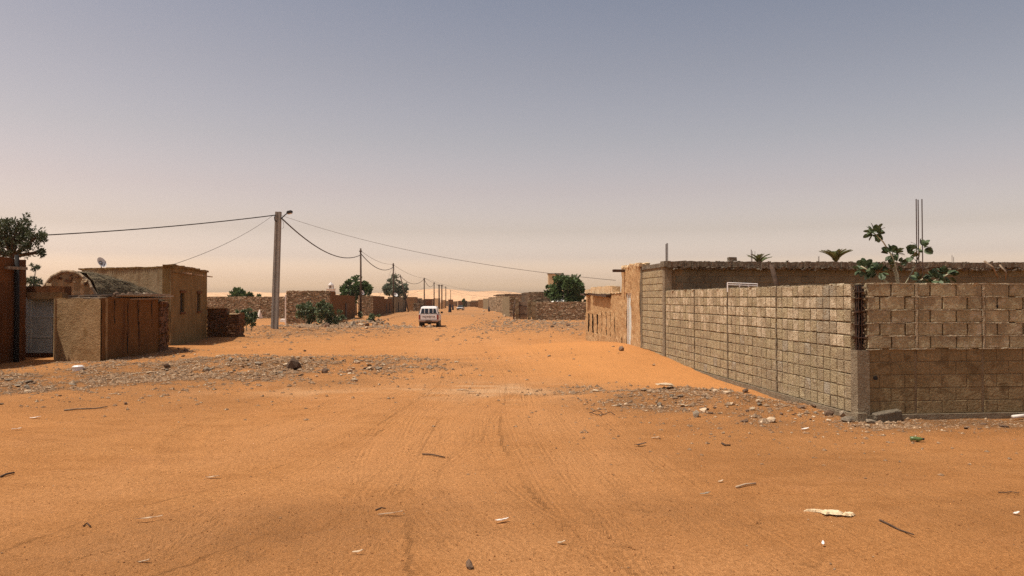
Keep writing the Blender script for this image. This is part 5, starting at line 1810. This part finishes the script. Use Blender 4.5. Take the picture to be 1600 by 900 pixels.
# distant car facing us
ck = at(718, 486, 205)
ca = empty('parked_car', (ck.x, 205, float(G(ck.x, 205))), R(-4), 'dark and white saloon car far up the street facing the camera', 'car')
extrude_x([(0, .35), (0, .68), (.15, .80), (1.1, .88), (3.3, .90), (4.3, .86), (4.4, .4), (4.2, .28), (.2, .28)], 1.68, .05).build('body', M['silver'], ca)
extrude_x([(1.0, .88), (1.65, 1.38), (2.9, 1.40), (3.7, .90)], 1.5, .04, .16).build('cabin', M['cable'], ca)
mb = MB(); mb.add([(-.66, 1.04, .93), (.66, 1.04, .93), (.55, 1.56, 1.34), (-.55, 1.56, 1.34)], [(0, 1, 2, 3)]); mb.build('windscreen', M['glass'], ca)
MB().box((0, -.03, .42), (1.66, .12, .22)).build('bumper', M['cable'], ca)
MB().box((0, -.02, .64), (.7, .05, .12)).build('grille', M['cable'], ca)
for sx in (-1, 1):
    MB().box((sx * .62, -.01, .66), (.3, .05, .13)).build('headlight', M['white'], ca)
    for y in (.8, 3.5):
        MB().tube([(sx * .80, y, .31), (sx * .60, y, .31)], .31, 16).build('wheel', M['tyre'], ca)

# ------------------------------------------------------------------ people far up the street
def person(label, px, Y, h, facing, dark=True, veil=True):
    x = at(px, 450, Y).x
    t = empty('person', (x, Y, float(G(x, Y))), facing, label, 'person')
    s = h / 1.75
    # one continuous body grown from a skeleton
    V = [(0, 0, .95), (0, 0, 1.15), (0, 0, 1.38), (0, .0, 1.50), (0, .01, 1.56), (0, .015, 1.66), (0, .01, 1.74),
         (.18, 0, 1.40), (.23, -.02, 1.12), (.22, -.10, .88), (.21, -.13, .80),
         (-.18, 0, 1.40), (-.24, .02, 1.12), (-.22, -.04, .88), (-.21, -.06, .80),
         (.09, 0, .92), (.11, -.10, .50), (.11, .0, .09), (.11, -.16, .04),
         (-.09, 0, .92), (-.10, .08, .50), (-.10, .20, .12), (-.10, .07, .05)]
    E = [(0, 1), (1, 2), (2, 3), (3, 4), (4, 5), (5, 6), (2, 7), (7, 8), (8, 9), (9, 10), (2, 11), (11, 12), (12, 13), (13, 14), (0, 15), (15, 16), (16, 17), (17, 18), (0, 19), (19, 20), (20, 21), (21, 22)]
    RR = [.14, .14, .15, .06, .06, .10, .07, .07, .05, .035, .04, .07, .05, .035, .04, .09, .065, .045, .04, .09, .065, .045, .04]
    me = bpy.data.meshes.new('body'); me.from_pydata([Vector(v) * s for v in V], E, [])
    o = link_mesh('body', me, t); me.materials.append(M['skin'])
    sk = o.modifiers.new('skin', 'SKIN'); 
    for i, r in enumerate(RR): me.skin_vertices[0].data[i].radius = (r * s, r * s)
    me.skin_vertices[0].data[0].use_root = True
    o.modifiers.new('sub', 'SUBSURF').levels = 1; o.modifiers['sub'].render_levels = 1
    mb = MB(); rings = [(.05, .35, .27), (.30, .33, .26), (.60, .29, .23), (.95, .25, .19), (1.2, .25, .17), (1.42, .23, .13), (1.50, .10, .09)]
    n_ = 14; vs_ = []
    for z, rx, ry in rings:
        for i in range(n_):
            a = 2 * math.pi * i / n_; k = 1 + .07 * math.sin(a * 5 + z * 3)
            vs_.append((math.cos(a) * rx * k * s, math.sin(a) * ry * k * s, z * s))
    mb.add(vs_, [(j * n_ + i, j * n_ + (i + 1) % n_, (j + 1) * n_ + (i + 1) % n_, (j + 1) * n_ + i) for j in range(len(rings) - 1) for i in range(n_)])
    mb.build('robe', M['cloth_dark'], t, smooth=True)
    mb = MB(); vs_ = []
    rings = [(1.34, .22, .17, .02), (1.48, .15, .13, .02), (1.60, .125, .135, .03), (1.72, .115, .125, .03), (1.79, .05, .06, .03)]
    for z, rx, ry, oy in rings:
        for i in range(n_):
            a = math.pi * (-.2) + 1.4 * math.pi * i / (n_ - 1)
            vs_.append((math.cos(a) * rx * s, (math.sin(a) * ry + oy) * s, z * s))
    mb.add(vs_, [(j * n_ + i, j * n_ + i + 1, (j + 1) * n_ + i + 1, (j + 1) * n_ + i) for j in range(len(rings) - 1) for i in range(n_ - 1)])
    mb.build('head_scarf', M['cloth_dark'] if veil else M['cloth_white'], t, smooth=True)
    return t


person('person in a long dark robe and head scarf walking along the street', 703, 146, 1.74, R(170))
person('second dark clothed person, smaller, beyond the robed walker', 707.5, 215, 1.65, R(10))
person('child sized person near the rubble on the right side of the street', 764, 165, 1.2, R(0))

# ------------------------------------------------------------------ stones, rubble, litter
COLW = {'rock_a': 'brown', 'rock_b': 'grey', 'rock_c': 'pale'}
SHP = ['chunky', 'rounded', 'blunt', 'low', 'wafer thin', 'flat']


def scatter(n, boxpx, smin, smax, label, group, mats=('rock_a', 'rock_a', 'rock_b', 'rock_c'), flat=True, power=2.2, clump=None):
    """label: the place words; colour, shape, size and the stretch of the patch are added from what was built"""
    x0, y0, x1, y1 = boxpx
    k = 0; guard = 0
    while k < n and guard < n * 30:
        guard += 1
        px, py = random.uniform(x0, x1), random.uniform(y0, y1)
        if clump and random.random() > clump(px, py): continue
        p = gp(px, py)
        s = smin + (smax - smin) * random.random() ** power
        m_ = random.choice(mats)
        v_ = random.choice([1, 2, 3, 4, 5]) if flat else random.choice([0, 1, 2])
        u_ = (s - smin) / (smax - smin)
        size = 'tiny' if u_ < .08 else 'small' if u_ < .35 else 'middling' if u_ < .7 else 'large'
        q_ = (px - x0) / (x1 - x0)
        where = ['left end', 'left half', 'middle', 'right half', 'right end'][min(4, int(q_ * 5))]
        edge = 'far side' if (py - y0) / (y1 - y0) < .5 else 'near side'
        stone(p, s, m_, '%s %s %s stone, %s, %s, %s' % (size, SHP[v_], COLW[m_], where, edge, label), group, variant=v_)
        k += 1


def ell(cx, cy, rx, ry):
    return lambda px, py: math.exp(-((px - cx) / rx) ** 2 - ((py - cy) / ry) ** 2)


scatter(80, (230, 545, 600, 600), .07, .27, "the rubble patch by the shack", 'stones of the left rubble patch', mats=('rock_a', 'rock_b', 'rock_c', 'rock_c'), clump=ell(430, 573, 165, 18))
scatter(16, (530, 560, 610, 592), .08, .25, "the rubble spill at mid street", 'shards at the end of the left rubble patch', ('rock_c', 'rock_c', 'rock_b', 'rock_a'))
scatter(10, (0, 594, 62, 612), .12, .30, "the heap at the photo's left edge", 'slates at the left edge', ('rock_b', 'rock_b', 'rock_a'))
scatter(10, (0, 590, 200, 640), .05, .20, "the sand before the shack", 'stones before the mud shack')
scatter(50, (840, 598, 1330, 662), .05, .20, "the rubble strip below the wall", 'stones of the right rubble strip', ('rock_a', 'rock_b', 'rock_c', 'rock_c'), clump=lambda px, py: math.exp(-((py - (604 + (px - 840) * .11)) / 15) ** 2) * (0.35 + .65 * (px > 1000)))
scatter(16, (1330, 652, 1600, 672), .04, .16, "the front block wall's foot", 'stones under the front wall')
scatter(8, (400, 512, 470, 522), .10, .32, "the concrete pole's foot", 'stones at the pole foot')
scatter(32, (452, 495, 608, 514), .18, .7, "the rubble by the shrubs", 'rubble stones by the shrubs', ('rock_a', 'rock_a', 'rock_b', 'rock_c'), False)
scatter(18, (852, 507, 905, 516), .12, .5, "the heap by the tent yard", 'heap stones by the tent yard', ('rock_c', 'rock_b', 'rock_a'), False)
scatter(18, (735, 482, 805, 500), .3, .8, "the verge by the gate houses", 'verge rubble on the right', ('rock_c', 'rock_c', 'rock_a'), False)
scatter(7, (640, 480, 658, 492), .25, .6, "the verge left of the truck", 'roadside stones by the truck', ('rock_c',), False)
scatter(8, (250, 545, 300, 560), .07, .22, "the ground beside the shack", 'stones beside the shack')

def one(label, px, py, s, mat, var=None, zs=1, name='stone', cat='stone', rz=None):
    p = gp(px, py)
    o = stone(p, s, mat, label, None, variant=var, name=name)
    o['category'] = cat
    if rz is not None: o.rotation_euler = (0, 0, rz)
    o.scale.z *= zs
    return o


one('biggest dark brown boulder sitting in the left rubble patch', 458, 577, .55, 'rock_a', 0)
one('second largest dark stone of the left rubble patch', 507, 583, .24, 'rock_a', 0)
one('flat cream coloured slab on the drifted sand by the rubble strip', 1040, 607, .46, 'rock_c', 4, .8, rz=.1)
one('dark angular stone nearest the camera in the right rubble strip', 1088, 651, .17, 'rock_b', 0)
one('largest flat grey stone leaning at the wall corner', 1318, 652, .26, 'rock_b', 1)
one('flat stone lying under the leaning corner stone', 1322, 659, .24, 'rock_b', 3)
one('brown stone just left of the wall corner stones', 1295, 650, .2, 'rock_a', 1)
one('purple grey stone lying in front of the loose concrete block', 1360, 661, .17, 'rock_b', 2)
one('half buried flat brown stone at the bottom of the sand', 733, 886, .11, 'rock_a', 3)
one('brown rock on the sand drift below the block wall', 1165, 613, .17, 'rock_a', 1)
one('small grey pebble high on the sand drift', 890, 588, .09, 'rock_b', 1)
one('pale grey pebble upper on the sand drift', 858, 557, .12, 'rock_b', 1)
one('orange brown stone at the foot of the mud house door', 971, 548, .28, 'rock_a', 1)
one('flat grey stone lying alone left of the shack corner stones', 113, 603, .24, 'rock_b', 4)
# loose concrete block at the wall foot
p = gp(1384, 657)
mb = MB(); mb.box((0, 0, .07), (.42, .2, .15), j=.012); o = bev(mb, .012, 1).build('concrete_block', M['slab'], loc=p); o.rotation_euler = (.12, -.13, .12)
tag(o, 'loose rough grey concrete block tilted at the foot of the front wall', 'block')
# gravel: thousands of chips that nobody could count
def gravel(name, label, n, pick, smin, smax, mat_='gravel', cat_='gravel'):
    pts = []
    while len(pts) < n:
        c = pick()
        if c is not None: pts.append(c)
    P = np.array(pts); z = G(P[:, 0], P[:, 1]) + (detail(P[:, 0], P[:, 1]) if P[:, 1].max() < 40 else 0)
    mb_v = np.zeros((n, 6, 3)); s = smin + (smax - smin) * rng.rand(n) ** 2.5
    base = np.array([(1, 0, 0), (0, 1, 0), (-1, 0, 0), (0, -1, 0), (0, 0, .6), (0, 0, -.5)], float)
    a = rng.rand(n) * 6.28
    for i in range(6):
        b = base[i] * (1 + rng.uniform(-.35, .35, (n, 3)))
        mb_v[:, i, 0] = (b[:, 0] * np.cos(a) - b[:, 1] * np.sin(a)) * s + P[:, 0] + rng.uniform(-.2, .2, n) * s
        mb_v[:, i, 1] = (b[:, 0] * np.sin(a) + b[:, 1] * np.cos(a)) * s * .8 + P[:, 1]
        mb_v[:, i, 2] = b[:, 2] * s + z + s * .12
    f0 = np.array([(0, 1, 4), (1, 2, 4), (2, 3, 4), (3, 0, 4), (1, 0, 5), (2, 1, 5), (3, 2, 5), (0, 3, 5)])
    fs_ = (f0[None] + (np.arange(n) * 6)[:, None, None]).reshape(-1, 3)
    me = bpy.data.meshes.new(name); me.from_pydata(mb_v.reshape(-1, 3).tolist(), [], fs_.tolist()); me.materials.append(M[mat_])
    o = link_mesh(name, me); tag(o, label, cat_, kind='stuff')


def pick_rub(x0, x1, y0, y1, thr=.12):
    def f():
        x, y = random.uniform(x0, x1), random.uniform(y0, y1)
        return (x, y) if float(rubble(x, y)) > thr + random.random() * .8 else None
    return f


gravel('gravel', 'brown chips and grit of the left rubble patch', 7500, pick_rub(-14, -1.5, 13, 25), .010, .07)
gravel('gravel', 'pale and brown chips strewn below the block wall', 2400, pick_rub(.0, 6.0, 10.2, 17), .008, .045)
def pick_tail():
    x, y = random.gauss(-7.5, 3.6), random.gauss(18.2, 3.0)
    return (x, y) if 11 < y < 25 and x > -12.8 - (.4 if y < 20 else -1) else None


gravel('gravel', 'sparse chips trailing out from the left rubble patch', 2600, pick_tail, .008, .05)
gravel('gravel', 'sparse chips trailing out from the wall side rubble', 1300, lambda: (random.gauss(4.2, 2.0), random.gauss(11.6, 1.5)), .006, .035)
gravel('rubble', 'mass of smaller broken stones heaped before the shrubs and stone house', 420, lambda: (random.gauss(-14.3, 2.6), random.gauss(63.5, 2.6)), .08, .34, 'rock_t', 'rubble')
gravel('rubble', 'mass of smaller pale stones on the verge and heap of the right side', 200, lambda: (random.uniform(-2, 7.5), random.gauss(73, 6)), .07, .28, 'rock_t', 'rubble')
gravel('rubble', 'lesser shards mixed into the left rubble patch', 420, pick_rub(-12, -1.5, 16, 23, .2), .03, .10, 'rock_t', 'rubble')
gravel('rubble', 'lesser shards mixed into the strip under the block wall', 220, pick_rub(.0, 6.0, 10.5, 16, .2), .02, .08, 'rock_t', 'rubble')
gravel('gravel', 'grit along the foot of the front block wall', 1500, lambda: (random.uniform(4.6, 10), random.gauss(10.75, .28)) if True else None, .006, .03)
gravel('gravel', 'rubble chips around the pole and stone house', 2600, lambda: (random.gauss(-14, 4), random.gauss(52, 11)), .03, .12)
gravel('gravel', 'chips scattered over the right verge', 2200, lambda: (random.uniform(-4, 9), random.gauss(66, 14)), .03, .13)
gravel('gravel', 'loose pebbles thinly scattered over the open sand', 1500, lambda: (random.uniform(-8, 9), random.uniform(4.6, 16)), .003, .013)
gravel('gravel', 'crumbs of mud at the foot of the shack', 900, lambda: (random.uniform(-13.3, -11.0), random.gauss(21.2, .15)) if random.random() < .5 else (random.gauss(-11.5, .25), random.uniform(21, 27)), .01, .06)

def pick_clod():
    if random.random() < .25: return (random.uniform(-9, 9), random.uniform(4.6, 17))
    x, y = random.uniform(-8, 9), 4.5 + 13 * random.random() ** 1.6
    v = float(churn(x, y)) * .9 + max(0, float(vnoise(x, y, .9, .5, off=120))) * .9
    return (x, y) if v > random.random() else None


gravel('sand_clods', 'small crumbs and clods of churned orange sand', 9000, pick_clod, .003, .010, 'clod', 'sand')
# litter
def stick(label, pts, r, mat, name='stick', cat='stick'):
    P = [gp(*q_) + Vector((0, 0, .012 + (0.01 if i % 2 else 0))) for i, q_ in enumerate(pts)]
    o = MB().tube(P, [r * (1 - .12 * i) for i in range(len(P))], 6).build(name, M[mat], smooth=True)
    return tag(o, label, cat)


stick('long bent stick lying on the sand at the lower right', [(1375, 815), (1390, 824), (1405, 830), (1428, 840)], .008, 'wood_dark')
stick('thin dark stick lying in the middle of the sand', [(660, 711), (675, 713), (695, 716)], .009, 'wood_dark')
stick('pale broken stick right of the middle', [(1150, 763), (1165, 760), (1181, 757)], .010, 'wood_pale')
stick('dark twig at the left edge of the sand', [(0, 747), (10, 744), (22, 740)], .012, 'wood_dark')
stick('short dark twig above the pale curled bark strip', [(587, 799), (596, 797), (603, 797)], .006, 'wood_dark')
stick('thin branch with a white scrap at its end before the shack', [(100, 642), (120, 641), (150, 639), (168, 637)], .014, 'wood')
stick('small crooked twig near the right edge', [(1560, 771), (1572, 773), (1580, 770), (1592, 774)], .005, 'wood_dark')
stick('dark curved root scrap right of centre', [(1128, 694), (1133, 698), (1141, 697)], .012, 'wood_dark')


def scrap(label, px, py, w_, d, mat, rz=0, curl=.008, name='scrap', cat='litter'):
    p = gp(px, py); mb = MB(); nx_ = 7
    vs_ = []
    for th_ in (0, .004):
        for i in range(nx_):
            u_ = i / (nx_ - 1) - .5
            ww = d * (1 - (abs(u_) * 2) ** 2 * .75) * random.uniform(.8, 1.1)
            for s in (-1, 1): vs_.append((u_ * w_, s * ww / 2, .012 + curl * (u_ + .5) ** 2 * 2 + th_ + random.uniform(0, .006)))
    m_ = nx_ * 2
    fs_ = []
    for i in range(nx_ - 1):
        fs_ += [(2 * i, 2 * i + 1, 2 * i + 3, 2 * i + 2), (m_ + 2 * i, m_ + 2 * i + 2, m_ + 2 * i + 3, m_ + 2 * i + 1), (2 * i, 2 * i + 2, m_ + 2 * i + 2, m_ + 2 * i), (2 * i + 1, m_ + 2 * i + 1, m_ + 2 * i + 3, 2 * i + 3)]
    fs_ += [(0, m_, m_ + 1, 1), (m_ - 2, m_ - 1, 2 * m_ - 1, 2 * m_ - 2)]
    mb.add(vs_, fs_); o = mb.build(name, M[mat], loc=p); o.rotation_euler = (0, 0, rz)
    return tag(o, label, cat)


scrap('pale curled strip of bark with a dark underside near the bottom middle', 609, 806, .21, .022, 'wood_pale', .12, .01, 'bark_strip')
scrap('pale flat scrap of wood at the left of the open sand', 332, 748, .14, .03, 'wood_pale', 0)
scrap('long pale splinter at the lower left', 232, 813, .22, .022, 'wood_pale', .12, .01)
scrap('grey and white folded scrap left of the bottom middle', 784, 816, .11, .03, 'white_dirty', -.05, .01)
scrap('grey leaf shaped scrap right of the bottom middle', 1102, 774, .10, .035, 'rock_b', .1)
scrap('small pale chip in the lower middle', 559, 866, .08, .03, 'rock_c')
scrap('yellowish chip of plaster beside the tread marks', 877, 851, .06, .03, 'rock_c', -.2)
scrap('white scrap of paper in front of the wall rubble', 1258, 672, .12, .05, 'white_dirty', .2)
scrap('pale chip beside the rubble strip at the right', 963, 635, .18, .07, 'rock_c')
scrap('dry curled leaf right of the dark twig patch', 1000, 697, .16, .05, 'wood_dark', .1, .015)
scrap('small pale chip above the dry curled leaf', 1024, 686, .11, .03, 'wood_pale', -.1)
scrap('pale chip among the stones left of the lone sticks', 175, 617, .16, .06, 'rock_c')
scrap('white chip on the sand in front of the left slates', 26, 672, .14, .05, 'white_dirty')
scrap('bluish white scrap below the left slates', 55, 654, .15, .05, 'white_dirty', .3)
scrap('pale plank bit near the bottom left corner', 225, 881, .08, .02, 'rock_c', .2)
scrap('small pale square chip left of the broken pale stick', 1126, 755, .05, .03, 'rock_c')
scrap('white splinter at the right of the rubble patch edge', 722, 610, .25, .06, 'rock_c')
scrap('tan splinter on the pale hard ground', 736, 614, .22, .05, 'wood')
scrap('white butt standing out below the pale plaster spill', 1286, 853, .03, .02, 'white', 1.2)
scrap('white stone chip at the right edge of the sand', 1588, 805, .05, .04, 'white_dirty')
# white plaster spill
p = gp(1303, 802); mb = MB(); n_ = 26
def spill(mb, cx, cy, rx, ry, rot):
    vs_ = [(cx, cy, .006)]
    for i in range(n_):
        a = 2 * math.pi * i / n_; r = random.uniform(.55, 1.1)
        x, y = math.cos(a) * rx * r, math.sin(a) * ry * r
        vs_.append((cx + x * math.cos(rot) - y * math.sin(rot), cy + x * math.sin(rot) + y * math.cos(rot), -.006))
    vs2 = [(v[0] * 1, v[1], v[2]) for v in vs_]
    mid = [((v[0] - cx) * .7 + cx, (v[1] - cy) * .7 + cy, .010 + random.uniform(-.002, .003)) for v in vs_[1:]]
    mb.add([vs_[0]] + mid + vs_[1:], [(0, 1 + i, 1 + (i + 1) % n_) for i in range(n_)] + [(1 + i, n_ + 1 + i, n_ + 1 + (i + 1) % n_, 1 + (i + 1) % n_) for i in range(n_)])
spill(mb, -.03, .01, .13, .07, -.2); spill(mb, .10, -.05, .07, .045, .6); spill(mb, -.14, .05, .09, .028, 0)
zg = [float(G(p.x + v[0], p.y + v[1])) - p.z for v in mb.v]
mb.v = [(v[0], v[1], v[2] + z_ + .008) for v, z_ in zip(mb.v, zg)]
tag(mb.build('plaster_spill', M['spill'], loc=p), 'splash of dried white plaster on the sand at the lower right', 'spill')
# green plastic bottle
p = gp(1432, 690); bt = empty('plastic_bottle', p + Vector((0, 0, .035)), R(-12), 'squashed green plastic bottle lying below the front block wall', 'bottle')
MB().tube([(-.075, 0, 0), (-.07, 0, 0), (-.02, 0, .004), (.02, 0, -.003), (.05, 0, 0), (.075, 0, 0)], [.02, .03, .026, .029, .022, .012], 10).build('body', M['green_glass'], bt, smooth=True)
MB().tube([(.072, 0, 0), (.092, 0, 0)], .015, 8).build('cap', M['cable'], bt)
# white tub in front of the shack
p = gp(122, 579); tb = empty('plastic_tub', p, 0, 'small white plastic tub upside down in front of the mud shack', 'tub')
MB().tube([(0, 0, .0), (0, 0, .10), (0, 0, .13)], [.12, .13, .10], 14).build('body', M['white'], tb, smooth=False)
MB().tube([(0, 0, .085), (0, 0, .105)], .14, 14).build('lid_rim', M['white_dirty'], tb)
# pale pipe at far right wall foot
o = MB().tube([gp(1572, 653) + Vector((0, -.15, .04)), gp(1596, 651) + Vector((0, -.15, .045))], .028, 8).build('pipe_piece', M['white_dirty'], smooth=True); tag(o, 'short piece of white pipe by the front wall at the right edge', 'pipe')
# wire loops on the sand
pts = []; c = gp(944, 649)
for i in range(15):
    a = i / 14 * 5.2; pts.append(c + Vector((-.12 + .10 * math.cos(a), .05 + .12 * math.sin(a), .015 + .03 * abs(math.sin(a * 1.3)))))
pts += [c + Vector((.0, -.02, .02)), c + Vector((.1, .03, .05)), c + Vector((.16, -.05, .015))]
tag(MB().tube(pts, .006, 5).build('wire_tangle', M['rust']), 'rusty tangle of wire lying on the sand right of the street', 'wire')
p = gp(337, 823 if False else 700)
o = MB().tube([gp(130, 824) + Vector((0, 0, .01)), gp(136, 821) + Vector((0, 0, .02)), gp(141, 824) + Vector((0, 0, .01))], .006, 5).build('wire_hoop', M['rust']); tag(o, 'tiny dark hoop of wire on the sand at the lower left', 'wire')

# ------------------------------------------------------------------ haze
hz = MB().box((-200, 1400, 34), (7600, 3400, 90))
hm = bpy.data.materials.new('haze'); hm.use_nodes = True
hn = hm.node_tree; hn.nodes.clear()
vo = hn.nodes.new('ShaderNodeVolumePrincipled'); vo.inputs['Color'].default_value = (.93, .87, .80, 1); vo.inputs['Density'].default_value = 0.00016; vo.inputs['Anisotropy'].default_value = 0.3
ho = hn.nodes.new('ShaderNodeOutputMaterial'); hn.links.new(vo.outputs[0], ho.inputs['Volume'])
HAZE = True
if HAZE:
    tag(hz.build('haze', hm), 'thin dusty haze over the village', kind='stuff')
